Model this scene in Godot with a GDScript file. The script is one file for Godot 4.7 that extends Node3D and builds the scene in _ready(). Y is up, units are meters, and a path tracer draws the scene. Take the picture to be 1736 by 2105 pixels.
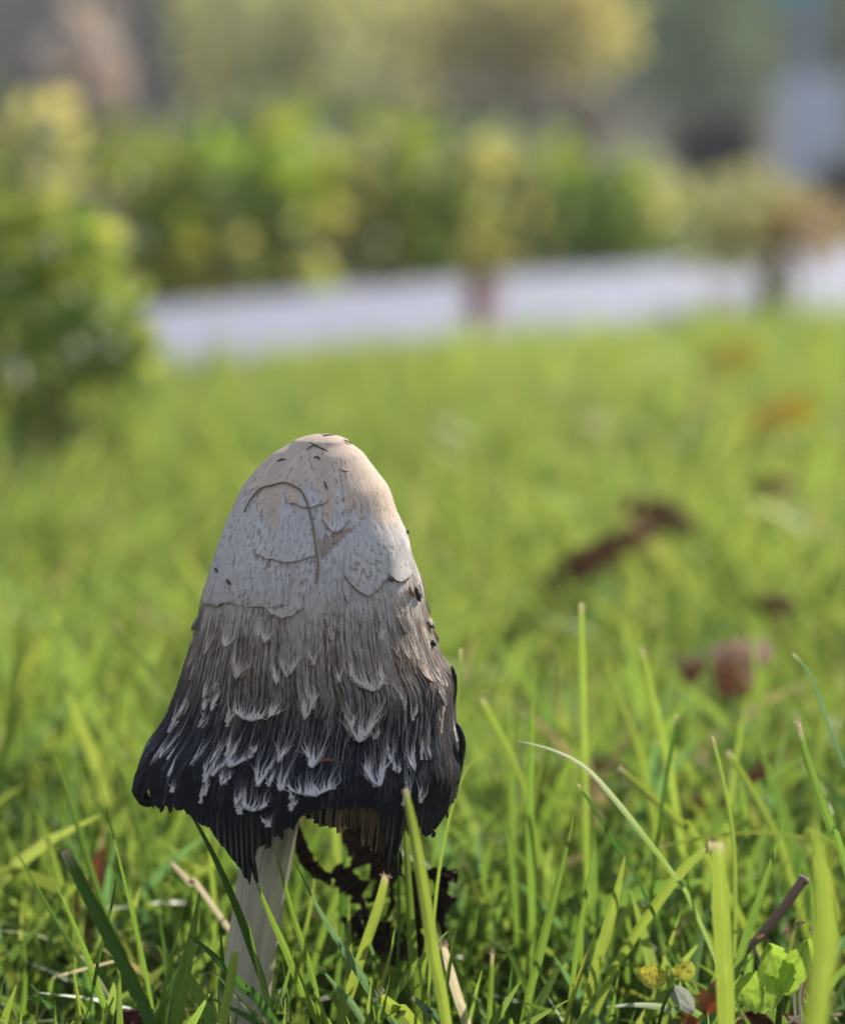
extends Node3D

# ---------------------------------------------------------------- camera frame
# Places are read off the photograph in its 1736 x 2105 view and set on real
# upright planes (z in metres, the mushroom stands at z = 0) or on the ground.
const F := 5379.5
const CAM := Vector3(0.0, 0.205, 0.5)
const K := 1.158   # how much deeper the garden lies than first measured
const PITCH := 8.07
var fwd := Vector3.ZERO
var upv := Vector3.ZERO
var rng := RandomNumberGenerator.new()
var names := {}
var leaf_mat: StandardMaterial3D
var grass_mat: StandardMaterial3D
var plain_mat: StandardMaterial3D
var dry_mat: StandardMaterial3D
var cover_mat: StandardMaterial3D
var shred_mat: StandardMaterial3D
var fibre_mat: StandardMaterial3D
var black_mat: StandardMaterial3D
var cap_mat: StandardMaterial3D
var noise := FastNoiseLite.new()


func ray(x: float, y: float) -> Vector3:
	return fwd + Vector3.RIGHT * ((x - 868.0) / F) + upv * ((1052.5 - y) / F)


func vp(x: float, y: float, z := 0.0) -> Vector3:
	var d := ray(x, y)
	return CAM + d * ((z - CAM.z) / d.z)


func gp(x: float, y: float, h := 0.0) -> Vector3:
	var d := ray(x, y)
	return CAM + d * ((h - CAM.y) / d.y)


# ---------------------------------------------------------------- bookkeeping
func numbered(n: String) -> String:
	var k: int = names.get(n, 0)
	names[n] = k + 1
	return n if k == 0 else "%s_%03d" % [n, k]


func tag(o: Node3D, label: String, category: String, group := "", kind := "") -> Node3D:
	o.set_meta("label", label)
	if category:
		o.set_meta("category", category)
	if group:
		o.set_meta("group", group)
	if kind:
		o.set_meta("kind", kind)
	return o


func root(called: String, at := Vector3.ZERO) -> Node3D:
	var o := Node3D.new()
	o.name = numbered(called)
	o.position = at
	add_child(o, true)
	return o


func put(called: String, mesh: Mesh, mat: Material, parent: Node3D = null, at := Vector3.ZERO) -> MeshInstance3D:
	var o := MeshInstance3D.new()
	o.mesh = mesh
	o.material_override = mat
	o.position = at
	if parent == null:
		o.name = numbered(called)
		add_child(o, true)
	else:
		var k: int = parent.get_meta("n_" + called, 0) if parent.has_meta("n_" + called) else 0
		counts[[parent, called]] = counts.get([parent, called], 0) + 1
		k = counts[[parent, called]] - 1
		o.name = called if k == 0 else "%s_%03d" % [called, k]
		parent.add_child(o, true)
	return o

var counts := {}


# A bag of triangles with colours: what the builders below fill.
class Bag:
	var v := PackedVector3Array()
	var c := PackedColorArray()
	var n := PackedVector3Array()
	var uv := PackedVector2Array()
	var i := PackedInt32Array()

	func grid(pts: Array, cols: Array, closed := false, uvs := []) -> void:
		# pts: rows of equal length
		var first := v.size()
		var h := pts.size()
		var w: int = pts[0].size()
		for r in h:
			for k in w:
				v.append(pts[r][k])
				c.append(cols[r][k])
				var a: Vector3 = pts[r][mini(k + 1, w - 1)] - pts[r][maxi(k - 1, 0)]
				if closed and (k == 0 or k == w - 1):
					a = pts[r][1] - pts[r][w - 2]
				var b: Vector3 = pts[mini(r + 1, h - 1)][k] - pts[maxi(r - 1, 0)][k]
				var q := a.cross(b)
				n.append(q.normalized() if q.length_squared() > 1e-22 else Vector3.UP)
				uv.append(uvs[r][k] if uvs else Vector2(float(k) / maxi(w - 1, 1), float(r) / maxi(h - 1, 1)))
		for r in h - 1:
			for k in w - 1:
				var p := first + r * w + k
				i.append_array(PackedInt32Array([p, p + w, p + 1, p + 1, p + w, p + w + 1]))

	func quad(a: Vector3, b: Vector3, cc: Vector3, d: Vector3, col: Color, col2: Color) -> void:
		var f := v.size()
		v.append_array(PackedVector3Array([a, b, cc, d]))
		c.append_array(PackedColorArray([col, col, col2, col2]))
		var q := (d - a).cross(b - a).normalized()
		n.append_array(PackedVector3Array([q, q, q, q]))
		uv.append_array(PackedVector2Array([Vector2.ZERO, Vector2.ZERO, Vector2.ZERO, Vector2.ZERO]))
		i.append_array(PackedInt32Array([f, f + 1, f + 2, f, f + 2, f + 3]))

	func mesh() -> ArrayMesh:
		var a := []
		a.resize(Mesh.ARRAY_MAX)
		a[Mesh.ARRAY_VERTEX] = v
		a[Mesh.ARRAY_NORMAL] = n
		a[Mesh.ARRAY_COLOR] = c
		a[Mesh.ARRAY_TEX_UV] = uv
		a[Mesh.ARRAY_INDEX] = i
		var m := ArrayMesh.new()
		m.add_surface_from_arrays(Mesh.PRIMITIVE_TRIANGLES, a)
		return m


func vary(c: Color, amount: float) -> Color:
	var k := 1.0 + rng.randf_range(-amount, amount)
	var w := rng.randf_range(-amount, amount) * 0.5
	return Color(maxf(c.r * (k + w), 0.001), maxf(c.g * k, 0.001), maxf(c.b * (k - w), 0.001))


func mul(c: Color, k: float) -> Color:
	return Color(c.r * k, c.g * k, c.b * k)


func spline(p: Array, t: float) -> Vector3:
	var m := p.size() - 1
	var f := clampf(t, 0.0, 1.0) * m
	var k := mini(int(f), m - 1)
	var a: Vector3 = p[maxi(k - 1, 0)]
	var b: Vector3 = p[k]
	var c: Vector3 = p[k + 1]
	var d: Vector3 = p[mini(k + 2, m)]
	return b.cubic_interpolate(c, a, d, f - k)


func tube(bag: Bag, p: Array, r0: float, r1: float, col: Color, col2: Color, seg := 12, sides := 8, rough := 0.0) -> void:
	var pts := []
	var cols := []
	for s in seg + 1:
		var t := float(s) / seg
		var c := spline(p, t)
		var g := (spline(p, t + 0.02) - spline(p, t - 0.02)).normalized()
		var side := g.cross(Vector3(0.13, 0.2, 0.97)).normalized()
		var o := side.cross(g).normalized()
		var r := lerpf(r0, r1, t)
		var line := []
		var lc := []
		for k in sides + 1:
			var a := TAU * k / sides
			var rr := r * (1.0 + rough * noise.get_noise_3d(k % sides * 90.0, s * 60.0, r0 * 1e5))
			line.append(c + (side * cos(a) + o * sin(a)) * rr)
			lc.append(col.lerp(col2, t))
		pts.append(line)
		cols.append(lc)
	bag.grid(pts, cols, true)


func flat_mat(rough: float, back := 0.0, spec := 0.5) -> StandardMaterial3D:
	var m := StandardMaterial3D.new()
	m.vertex_color_use_as_albedo = true
	m.roughness = rough
	m.metallic_specular = spec
	m.cull_mode = BaseMaterial3D.CULL_DISABLED
	if back > 0.0:
		m.backlight_enabled = true
		m.backlight = Color(back, back, back).linear_to_srgb()
	return m


func _ready() -> void:
	rng.seed = 7
	noise.seed = 11
	noise.frequency = 0.01
	camera_and_light()
	materials()
	setting()
	background()
	lawn()
	mushroom()
	withered_shreds()
	hero_blades()
	fallen_leaves()
	small_plants()
	cap_litter()


# ---------------------------------------------------------------- camera, sky, sun
func camera_and_light() -> void:
	var cam := Camera3D.new()
	cam.name = "camera"
	var a := deg_to_rad(PITCH)
	fwd = Vector3(0, -sin(a), -cos(a))
	upv = Vector3(0, cos(a), -sin(a))
	cam.transform = Transform3D(Basis(Vector3.RIGHT, upv, -fwd), CAM)
	var at := CameraAttributesPhysical.new()
	at.frustum_focal_length = 61.33
	at.frustum_focus_distance = 0.492
	at.frustum_near = 0.02
	at.frustum_far = 400.0
	at.exposure_aperture = 6.4
	cam.attributes = at
	cam.fov = 22.14
	cam.near = 0.02
	cam.far = 400.0
	add_child(cam)
	cam.current = true

	var sm := ProceduralSkyMaterial.new()
	sm.sky_top_color = Color(0.55, 0.61, 0.72)
	sm.sky_horizon_color = Color(0.83, 0.85, 0.87)
	sm.sky_curve = 0.22
	sm.ground_bottom_color = Color(0.25, 0.27, 0.2)
	sm.ground_horizon_color = Color(0.6, 0.64, 0.62)
	sm.sky_energy_multiplier = 1.0
	sm.sun_angle_max = 20.0
	var sky := Sky.new()
	sky.sky_material = sm
	var e := Environment.new()
	e.background_mode = Environment.BG_SKY
	e.sky = sky
	e.background_energy_multiplier = 0.74
	e.tonemap_mode = Environment.TONE_MAPPER_LINEAR
	e.tonemap_exposure = 2.2
	e.sdfgi_enabled = true
	e.ssao_enabled = true
	e.ssil_enabled = true
	e.fog_enabled = true
	e.fog_density = 0.0065
	e.fog_light_color = Color(0.80, 0.82, 0.86)
	var we := WorldEnvironment.new()
	we.name = "world_environment"
	we.environment = e
	add_child(we)

	var sun := DirectionalLight3D.new()
	sun.name = "sun"
	sun.light_energy = 1.6
	sun.light_color = Color(1.0, 0.965, 0.905)
	sun.light_angular_distance = 0.5
	sun.shadow_enabled = true
	var s := Vector3(0.48, 0.50, -0.72).normalized()
	sun.transform = Transform3D(Basis.looking_at(-s, Vector3.UP), s * 20.0)
	add_child(sun)


# ---------------------------------------------------------------- materials
func materials() -> void:
	grass_mat = flat_mat(0.42, 1.0)
	leaf_mat = flat_mat(0.55, 0.9, 0.36)
	plain_mat = flat_mat(0.8)
	dry_mat = flat_mat(0.85, 0.35, 0.25)
	cover_mat = flat_mat(0.8, 0.8, 0.2)
	fibre_mat = flat_mat(0.7, 0.25, 0.3)
	shred_mat = flat_mat(0.9, 0.06, 0.2)
	black_mat = flat_mat(0.55, 0.0, 0.4)
	cap_mat = StandardMaterial3D.new()
	cap_mat.cull_mode = BaseMaterial3D.CULL_DISABLED
	cap_mat.roughness = 0.85
	cap_mat.metallic_specular = 0.2
	paint_cap()


func grey_noise(w: int, h: int, freq: float, sd: int, oct := 2) -> PackedByteArray:
	var f := FastNoiseLite.new()
	f.seed = sd
	f.frequency = freq
	f.fractal_octaves = oct
	var im := f.get_image(w, h, false, false, false)
	im.convert(Image.FORMAT_L8)
	return im.get_data()


func stretched(w: int, h: int, small: int, freq: float, sd: int) -> PackedByteArray:
	var f := FastNoiseLite.new()
	f.seed = sd
	f.frequency = freq
	f.fractal_octaves = 2
	var im := f.get_image(w, small, false, false, false)
	im.convert(Image.FORMAT_L8)
	im.resize(w, h, Image.INTERPOLATE_CUBIC)
	return im.get_data()


func ramp(x: float, xs: Array, ys: Array) -> float:
	if x <= xs[0]:
		return ys[0]
	for k in range(1, xs.size()):
		if x < xs[k]:
			return lerpf(ys[k - 1], ys[k], (x - xs[k - 1]) / (xs[k] - xs[k - 1]))
	return ys[-1]


var SCALES := [
		[592, 1268, 112, 85, 0.7, 0.35, 0.3], [436, 1348, 52, 85, 0.6, 0.8, 0.4], [506, 1392, 80, 64, 1.0, 0.7, 0.8], [606, 1388, 66, 66, 1.0, 0.7, 0.8], [690, 1318, 58, 95, 1.0, 0.9, 0.9],
		[768, 1418, 112, 86, 1.1, 0.45, 0.5], [884, 1402, 56, 78, 0.9, 0.6, 0.9], [906, 1452, 50, 84, 1.2, 0.7, 1.0], [440, 1434, 54, 62, 0.9, 0.7, 0.5], [536, 1476, 132, 54, 1.2, 0.3, 0.35],
		[640, 1474, 62, 74, 1.2, 0.85, 0.6], [744, 1520, 118, 92, 1.3, 0.75, 0.4], [382, 1478, 44, 96, 0.8, 0.8, 0.3], [432, 1494, 36, 46, 0.9, 0.8, 0.4], [462, 1592, 54, 56, 1.1, 0.8, 0.5],
		[500, 1570, 64, 36, 1.2, 0.5, 0.5], [552, 1610, 62, 70, 1.0, 0.85, 0.15], [652, 1572, 84, 70, 1.1, 0.85, 0.2], [776, 1612, 84, 78, 1.2, 0.7, 0.25], [846, 1582, 52, 80, 1.0, 0.8, 0.3],
		[656, 1630, 110, 52, 0.9, 0.3, 0.2], [540, 1662, 70, 52, 0.8, 0.4, 0.15], [508, 1650, 36, 44, 0.6, 0.8, 0.1], [416, 1572, 28, 60, 0.8, 0.9, 0.1], [455, 1566, 28, 56, 0.7, 0.9, 0.1],
		[330, 1570, 30, 66, 0.5, 0.8, 0.1], [356, 1550, 26, 80, 0.5, 0.8, 0.2], [720, 1240, 40, 80, 0.6, 0.8, 0.6], [830, 1300, 46, 90, 0.7, 0.7, 0.5], [860, 1228, 26, 70, 0.8, 0.6, 0.9],
		[404, 1400, 26, 90, 0.6, 0.8, 0.3], [590, 1560, 44, 54, 0.8, 0.8, 0.2], [705, 1400, 40, 50, 0.8, 0.8, 0.3], [818, 1350, 36, 40, 0.6, 0.8, 0.7], [880, 1560, 34, 90, 0.8, 0.8, 0.1],
		[480, 1330, 60, 60, 0.6, 0.5, 0.3], [655, 1365, 40, 60, 0.5, 0.8, 0.2], [560, 1318, 50, 50, 0.5, 0.7, 0.2], [838, 1640, 30, 70, 0.6, 0.9, 0.1], [480, 1610, 40, 40, 0.7, 0.7, 0.1]]
var BX := [434, 470, 488, 505, 518, 530, 543, 548, 575, 584, 588, 596, 605, 618, 623, 640, 655, 668, 672, 680, 690, 697, 706, 716, 740, 742, 750, 756, 765, 783, 800, 815, 840]
var BY := [1075, 1050, 1040, 1016, 1004, 1022, 1066, 1060, 1100, 1060, 1010, 1018, 1040, 1050, 1006, 1003, 1010, 1040, 1090, 1075, 1060, 1004, 1020, 1052, 1058, 1075, 1060, 1047, 1075, 1076, 1092, 1080, 1100]
var TRI := PackedVector2Array([Vector2(742, 1074), Vector2(668, 1150), Vector2(660, 1108), Vector2(692, 1092)])
const TOP_ROW := 892.0
const LOW_ROW := 1840.0

func paint_cap() -> void:
	var w := 2048
	var h := 1024
	var n1 := stretched(w, h, 76, 0.42, 3)
	var n2 := stretched(w, h, 34, 0.075, 4)
	var n3 := grey_noise(w, h, 0.009, 5, 3)
	var n4 := grey_noise(w, h, 0.045, 6, 4)
	var n5 := grey_noise(w, h, 0.12, 8, 2)
	var hair := PackedFloat32Array()
	hair.resize(w * h)
	var warm := PackedFloat32Array()
	warm.resize(w * h)
	for a in SCALES:
		var p := on_cap(a[0], a[1])
		tuft(hair, warm, w, h, p.x, p.y, a[2], a[3], a[5], a[6])
	for q in 130:
		var th := rng.randf_range(-PI, PI)
		var row := rng.randf_range(1190, 1625)
		tuft(hair, warm, w, h, th, row, rng.randf_range(16, 46), rng.randf_range(30, 80), rng.randf_range(0.6, 1.0), rng.randf() * 0.5)
	var out := PackedByteArray()
	out.resize(w * h * 3)
	var bump := PackedByteArray()
	bump.resize(w * h)
	for y in h:
		var row := TOP_ROW + (LOW_ROW - TOP_ROW) * y / h
		# the ink climbs from the hem
		var ink := row + 45.0 * clampf((row - 1170.0) / 140.0, 0.0, 1.0)
		var cover := PackedFloat32Array()
		var pale := Color(0.52, 0.49, 0.475).lerp(Color(0.36, 0.30, 0.25), clampf((ink - 1120) / 220, 0, 1)).lerp(Color(0.070, 0.068, 0.085), clampf((ink - 1370) / 130, 0, 1))
		var dark := Color(0.33, 0.285, 0.25).lerp(Color(0.070, 0.046, 0.032), clampf((ink - 1150) / 140, 0, 1)).lerp(Color(0.026, 0.017, 0.013), clampf((ink - 1290) / 140, 0, 1)).lerp(Color(0.007, 0.0065, 0.009), clampf((ink - 1400) / 90, 0, 1))
		var lock := Color(0.50, 0.45, 0.405).lerp(Color(0.56, 0.475, 0.40), clampf((ink - 1180) / 170, 0, 1)).lerp(Color(0.54, 0.50, 0.49), clampf((ink - 1420) / 130, 0, 1))
		var brown := Color(0.27, 0.17, 0.11).lerp(Color(0.17, 0.12, 0.10), clampf((ink - 1450) / 120, 0, 1))
		var tan_c := Color(0.53, 0.42, 0.335)
		var sl := sil(row)
		var dip := sin(deg_to_rad(PITCH) + atan((row - 1052.5) / F))
		for q in 9:
			cover.append(0.82 - 0.62 * ramp(ink + (q - 4) * 26.0, [1100, 1210, 1300, 1390, 1470, 1570, 1650], [1.15, 0.78, 0.52, 0.42, 0.38, 0.34, 0.10]))
		var wob := int(6.0 * sin(row * 0.021) + 4.0 * sin(row * 0.063))
		for x in w:
			var at := y * w + x
			var s1 := n1[y * w + posmod(x + wob, w)] / 255.0
			var s2 := n2[at] / 255.0
			var b := n3[at] / 255.0
			var g := n4[at] / 255.0
			var thr := cover[clampi(int(b * 9.0), 0, 8)]
			var sm := 0.6 * s1 + 0.4 * s2
			var fib := clampf((sm - thr + 0.13) / 0.26, 0.0, 1.0)
			var c := dark.lerp(pale, fib)
			var sh := (0.88 + 0.20 * s1) * (0.86 + 0.28 * b)
			c = Color(c.r * sh, c.g * sh, c.b * sh)
			var slit := clampf((0.44 - s1) * 6.0, 0.0, 1.0) * clampf((row - 960.0) / 90.0, 0.0, 1.0) * clampf((1420.0 - row) / 80.0, 0.0, 1.0)
			c = c.lerp(Color(0.16, 0.135, 0.125), slit * (0.25 + 0.45 * clampf((s2 - 0.35) * 3.0, 0.0, 1.0)))
			var th := (float(x) / w - 0.5) * TAU
			var t := 0.0
			if row < 1200.0:
				var border := 1000.0 + (s2 - 0.5) * 210.0 + (b - 0.5) * 120.0
				var py := row
				if absf(th) < 1.5:
					var px := sl.x + sl.y * sin(th)
					py = row + sl.y * cos(th) * dip
					border = ramp(px, BX, BY) + (s2 - 0.5) * 36.0 + (g - 0.5) * 26.0
					if py > 1070.0 and py < 1150.0 and Geometry2D.is_point_in_polygon(Vector2(px + (s1 - 0.5) * 12.0, py + (g - 0.5) * 22.0), TRI):
						c = c.lerp(Color(0.25, 0.17, 0.125), 0.55 + 0.3 * g)
				t = clampf((border - py + (s1 - 0.5) * 26.0) / 16.0, 0.0, 1.0)
				if t > 0.0:
					var m := 0.80 + 0.4 * b + 0.16 * (g - 0.5)
					c = c.lerp(Color(tan_c.r * m, tan_c.g * (m - 0.04 + 0.08 * s2), tan_c.b * (m - 0.08 + 0.16 * s2)), t)
				if absf(border - py) < 5.0:
					c = c.lerp(Color(0.27, 0.20, 0.15), 0.35 * s2 + 0.1)
			# hairs of the scales
			var hr := minf(hair[at], 1.0)
			if hr > 0.003:
				var hk := 0.82 + 0.36 * s1
				var hc := lock.lerp(brown, minf(warm[at], 1.0))
				c = c.lerp(Color(hc.r * hk, hc.g * hk, hc.b * hk), hr)
			# gill ribs near the hem
			if row > 1590.0:
				var rb := 0.5 + 0.5 * sin(th * 165.0 + 3.0 * noise.get_noise_2d(th * 300.0, row * 0.3))
				c = c.lerp(Color(0.085, 0.075, 0.058), pow(rb, 3.0) * clampf((row - 1590.0) / 60.0, 0, 1) * clampf(s2 * 2.4 - 0.5, 0, 1))
			# brown stains, broad and soft, with a few darker spots
			var st := clampf((g - 0.48) * 4.0, 0.0, 1.0) * clampf((b - 0.40) * 4.0, 0.0, 1.0) * clampf((1400.0 - row) / 100.0, 0.0, 1.0)
			c = c.lerp(Color(0.20, 0.125, 0.08), st * 0.6)
			if row < 1260.0:
				var sp := clampf((n5[at] / 255.0 - 0.63) * 9.0, 0.0, 1.0) * clampf((g - 0.53) * 7.0, 0.0, 1.0)
				c = c.lerp(Color(0.09, 0.055, 0.04), sp * 0.8)
			out[at * 3] = int(clampf(pow(c.r, 0.4545), 0, 1) * 255.0)
			out[at * 3 + 1] = int(clampf(pow(c.g, 0.4545), 0, 1) * 255.0)
			out[at * 3 + 2] = int(clampf(pow(c.b, 0.4545), 0, 1) * 255.0)
			bump[at] = int(clampf(0.22 * s1 + 0.3 * fib * (1.0 - t) + t * 0.35 + 0.1 * g + 0.35 * hr, 0, 1) * 255.0)
	var im := Image.create_from_data(w, h, false, Image.FORMAT_RGB8, out)
	cap_mat.albedo_texture = ImageTexture.create_from_image(im)
	cap_mat.albedo_color = Color.WHITE
	var hm := Image.create_from_data(w, h, false, Image.FORMAT_L8, bump)
	cap_mat.heightmap_enabled = true
	cap_mat.heightmap_texture = ImageTexture.create_from_image(hm)
	cap_mat.heightmap_scale = 0.018


func lip_at(u: float, hpx: float, point: float, skew: float) -> float:
	return -pow(absf(u - skew * 0.6), 1.5) * hpx * (0.16 + 0.30 * point)


# one lock of fine hairs that run together towards the lip of a scale
func tuft(hair: PackedFloat32Array, warm: PackedFloat32Array, w: int, h: int, th: float, row: float, wpx: float, hpx: float, point: float, brown: float) -> void:
	var r := sil(row).y
	var tx := w / (TAU * r)
	var ty := h / (LOW_ROW - TOP_ROW)
	var x0 := (th / TAU + 0.5) * w
	var conv := 1.0 - 0.75 * point
	var n := int(wpx * 0.5)
	var skew := rng.randf_range(-0.3, 0.3)
	for k in n:
		var u := rng.randf_range(-1, 1)
		# hairs bunch into a few prongs
		var prong := roundf(u * 3.0) / 3.0
		var ub := lerpf(u, prong, 0.8 * rng.randf())
		var y1 := row + lip_at(u, hpx, point, skew) + rng.randf_range(-2, 2)
		var long := hpx * rng.randf_range(0.25, 1.15) * (1.0 if rng.randf() < 0.55 else 0.5)
		var bow := rng.randfn() * 0.06 * wpx
		var xt := u * 0.5 * wpx * rng.randf_range(0.7, 1.25) + rng.randfn() * 3.0
		var xb := ub * 0.5 * wpx * conv
		var wide := rng.randf_range(0.35, 1.15)
		var strong := rng.randf_range(0.35, 0.9)
		var body := 1.9
		if k % 3 == 0:
			wide = rng.randf_range(0.9, 1.7)
			strong = rng.randf_range(0.8, 1.0)
			long *= 0.8
			body = 3.0
		var steps := int(long * ty) + 1
		for q in steps:
			var t := float(q) / steps
			var x := x0 + (lerpf(xb, xt, t) + bow * sin(t * PI) + 1.3 * sin(t * 9.0 + k)) * tx
			var yy := int((y1 - long * t - TOP_ROW) * ty)
			if yy < 0 or yy >= h:
				continue
			var wd := wide * (0.4 + body * pow(1.0 - t, 3.0))
			var al := strong * (1.0 - t * t)
			for dx in range(int(floor(x - wd)), int(ceil(x + wd)) + 1):
				var a := clampf(wd + 0.5 - absf(dx - x), 0.0, 1.0) * al
				if a > 0.0:
					var at := yy * w + posmod(dx, w)
					hair[at] = 1.0 - (1.0 - hair[at]) * (1.0 - a)
					var wv := brown * pow(1.0 - t, 3.5) * 0.9
					warm[at] = lerpf(warm[at], wv, a)


# ---------------------------------------------------------------- setting
func setting() -> void:
	# ground, soil and moss; it rises into a bank far behind the garden
	var pts := []
	var cols := []
	var zs := [2.0, 0.9, 0.6, 0.5, 0.4, 0.3, 0.2, 0.1, 0.0, -0.1, -0.2, -0.4, -0.6, -0.9, -1.3, -2.0, -3.0, -4.5, -7.0, -10.0, -17.5]
	for z in zs:
		var line := []
		var lc := []
		for k in 33:
			var x := (k - 16) / 16.0
			x = signf(x) * (absf(x) * 0.25 + pow(absf(x), 3.0) * 30.0)
			line.append(Vector3(x, 0.0, z))
			lc.append(Color(0.055, 0.05, 0.028))
		pts.append(line)
		cols.append(lc)
	var b := Bag.new()
	b.grid(pts, cols)
	var soil := StandardMaterial3D.new()
	soil.roughness = 0.95
	var nt := NoiseTexture2D.new()
	nt.width = 512
	nt.height = 512
	nt.seamless = true
	nt.noise = FastNoiseLite.new()
	(nt.noise as FastNoiseLite).frequency = 0.03
	(nt.noise as FastNoiseLite).fractal_octaves = 5
	var gr := Gradient.new()
	gr.set_color(0, Color(0.11, 0.085, 0.05))
	gr.set_color(1, Color(0.30, 0.29, 0.13))
	gr.add_point(0.5, Color(0.20, 0.19, 0.085))
	nt.color_ramp = gr
	soil.albedo_texture = nt
	soil.uv1_triplanar = true
	soil.uv1_world_triplanar = true
	soil.uv1_scale = Vector3(9, 9, 9)
	soil.cull_mode = BaseMaterial3D.CULL_DISABLED
	tag(put("ground", b.mesh(), soil), "dark soil with moss under the grass and the flower bed", "", "", "structure")

	# wooded bank behind the garden
	pts = []
	cols = []
	for r in 14:
		var line := []
		var lc := []
		for k in 41:
			var x := (k - 20) * 1.6
			var t := r / 13.0
			var z := -17.0 - t * 16.0
			var y := -0.02 + 7.0 * t * t * (3 - 2 * t) + 0.5 * t * noise.get_noise_2d(x * 30, z * 30)
			line.append(Vector3(x, y, z))
			lc.append(Color(0.10, 0.105, 0.055))
		pts.append(line)
		cols.append(lc)
	b = Bag.new()
	b.grid(pts, cols)
	tag(put("hill", b.mesh(), soil), "brownish green wooded bank rising behind the garden", "", "", "structure")

	# pale garden path that runs off to the right
	var near_edge := [gp(-500, 822, 0.031), gp(310, 748, 0.031), gp(700, 706, 0.031), gp(1000, 681, 0.031), gp(1450, 645, 0.031), gp(1736, 617, 0.031), gp(2500, 565, 0.031)]
	var far_edge := [gp(-500, 705, 0.012), gp(405, 622, 0.012), gp(700, 592, 0.012), gp(1000, 568, 0.012), gp(1450, 534, 0.012), gp(1736, 500, 0.012), gp(2500, 470, 0.012)]
	# on to the left, past what the view shows
	near_edge.insert(0, near_edge[0] + (near_edge[0] - near_edge[1]) * 3.0)
	far_edge.insert(0, far_edge[0] + (far_edge[0] - far_edge[1]) * 3.0)
	path_near = near_edge
	path_far = far_edge
	pts = [[], [], [], []]
	cols = [[], [], [], []]
	for k in 91:
		var a := spline(near_edge, k / 90.0)
		var c := spline(far_edge, k / 90.0)
		a.y = 0.012
		c.y = 0.012
		pts[0].append(Vector3(c.x, -0.03, c.z))
		pts[1].append(c)
		pts[2].append(a)
		pts[3].append(Vector3(a.x, -0.03, a.z))
		for q in 4:
			cols[q].append(Color(0.5, 0.5, 0.53))
	b = Bag.new()
	b.grid(pts, cols)
	var pm := StandardMaterial3D.new()
	pm.roughness = 0.85
	pm.cull_mode = BaseMaterial3D.CULL_DISABLED
	var pt := NoiseTexture2D.new()
	pt.width = 512
	pt.height = 512
	pt.seamless = true
	pt.noise = FastNoiseLite.new()
	(pt.noise as FastNoiseLite).frequency = 0.05
	(pt.noise as FastNoiseLite).fractal_octaves = 5
	var pg := Gradient.new()
	pg.set_color(0, Color(0.34, 0.355, 0.43))
	pg.set_color(1, Color(0.53, 0.55, 0.645))
	pt.color_ramp = pg
	pm.albedo_texture = pt
	pm.uv1_triplanar = true
	pm.uv1_world_triplanar = true
	pm.uv1_scale = Vector3(0.7, 0.7, 0.7)
	tag(put("path", b.mesh(), pm), "pale grey garden path crossing behind the lawn", "", "", "structure")

var path_near := []
var path_far := []


# ---------------------------------------------------------------- background plants
func leaves_into(b: Bag, c: Vector3, rad: Vector3, count: int, size: float, tones: Array, droop := 0.3, shell := 0.55) -> void:
	for k in count:
		var d := Vector3(rng.randfn(), rng.randfn(), rng.randfn()).normalized()
		var rr := lerpf(shell, 1.0, sqrt(rng.randf()))
		var lump := 1.0 + 0.3 * noise.get_noise_3d(d.x * 160 + c.x * 50, d.y * 160, d.z * 160 + c.z * 50)
		var p := c + d * rad * rr * lump
		if p.y < 0.01:
			continue
		var ax := (d + Vector3(rng.randfn(), rng.randfn() - droop * 2.0, rng.randfn()) * 0.7).normalized()
		var sd := ax.cross(Vector3(rng.randfn(), rng.randfn(), rng.randfn())).normalized()
		var s := size * rng.randf_range(0.6, 1.3)
		var col := vary(tones[rng.randi() % tones.size()], 0.25)
		b.quad(p, p + ax * s * 0.5 + sd * s * 0.28, p + ax * s, p + ax * s * 0.5 - sd * s * 0.28, col, mul(col, 1.1))


func bush(called: String, label: String, cat: String, group: String, base: Vector3, height: float, rad: Vector3, count: int, size: float, tones: Array, stem_col: Color, stem_r: float) -> Node3D:
	height *= K
	rad *= K
	size *= K
	var o := root(called, base)
	var b := Bag.new()
	var lobes := 5
	for k in lobes:
		var off := Vector3(rng.randf_range(-0.45, 0.45) * rad.x, rng.randf_range(-0.3, 0.3) * rad.y, rng.randf_range(-0.4, 0.4) * rad.z)
		leaves_into(b, Vector3(0, height, 0) + off, rad * rng.randf_range(0.55, 0.8), count / lobes, size, tones, 0.3, 0.25)
	put("crown" if cat == "tree" else "foliage", b.mesh(), leaf_mat, o)
	var n := 1 if cat == "tree" else 4
	var q := Bag.new()
	for k in n:
		var l := Vector3(rng.randf_range(-0.3, 0.3) * rad.x, height, rng.randf_range(-0.3, 0.3) * rad.z) if n > 1 else Vector3(0.05 * rad.x, height + rad.y * 0.3, 0)
		tube(q, [Vector3(l.x * 0.1, -0.02, l.z * 0.1), Vector3(l.x * 0.4, height * 0.5, l.z * 0.4), l], stem_r, stem_r * 0.4, stem_col, stem_col, 8, 7, 0.2)
	put("trunk" if cat == "tree" else "stem", q.mesh(), plain_mat, o)
	return tag(o, label, cat, group) as Node3D


func base_of(x: float, z: float) -> Vector3:
	var d := (CAM.z - z) * K
	return Vector3((x - 868.0) / F * d, 0, CAM.z - d)


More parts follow.
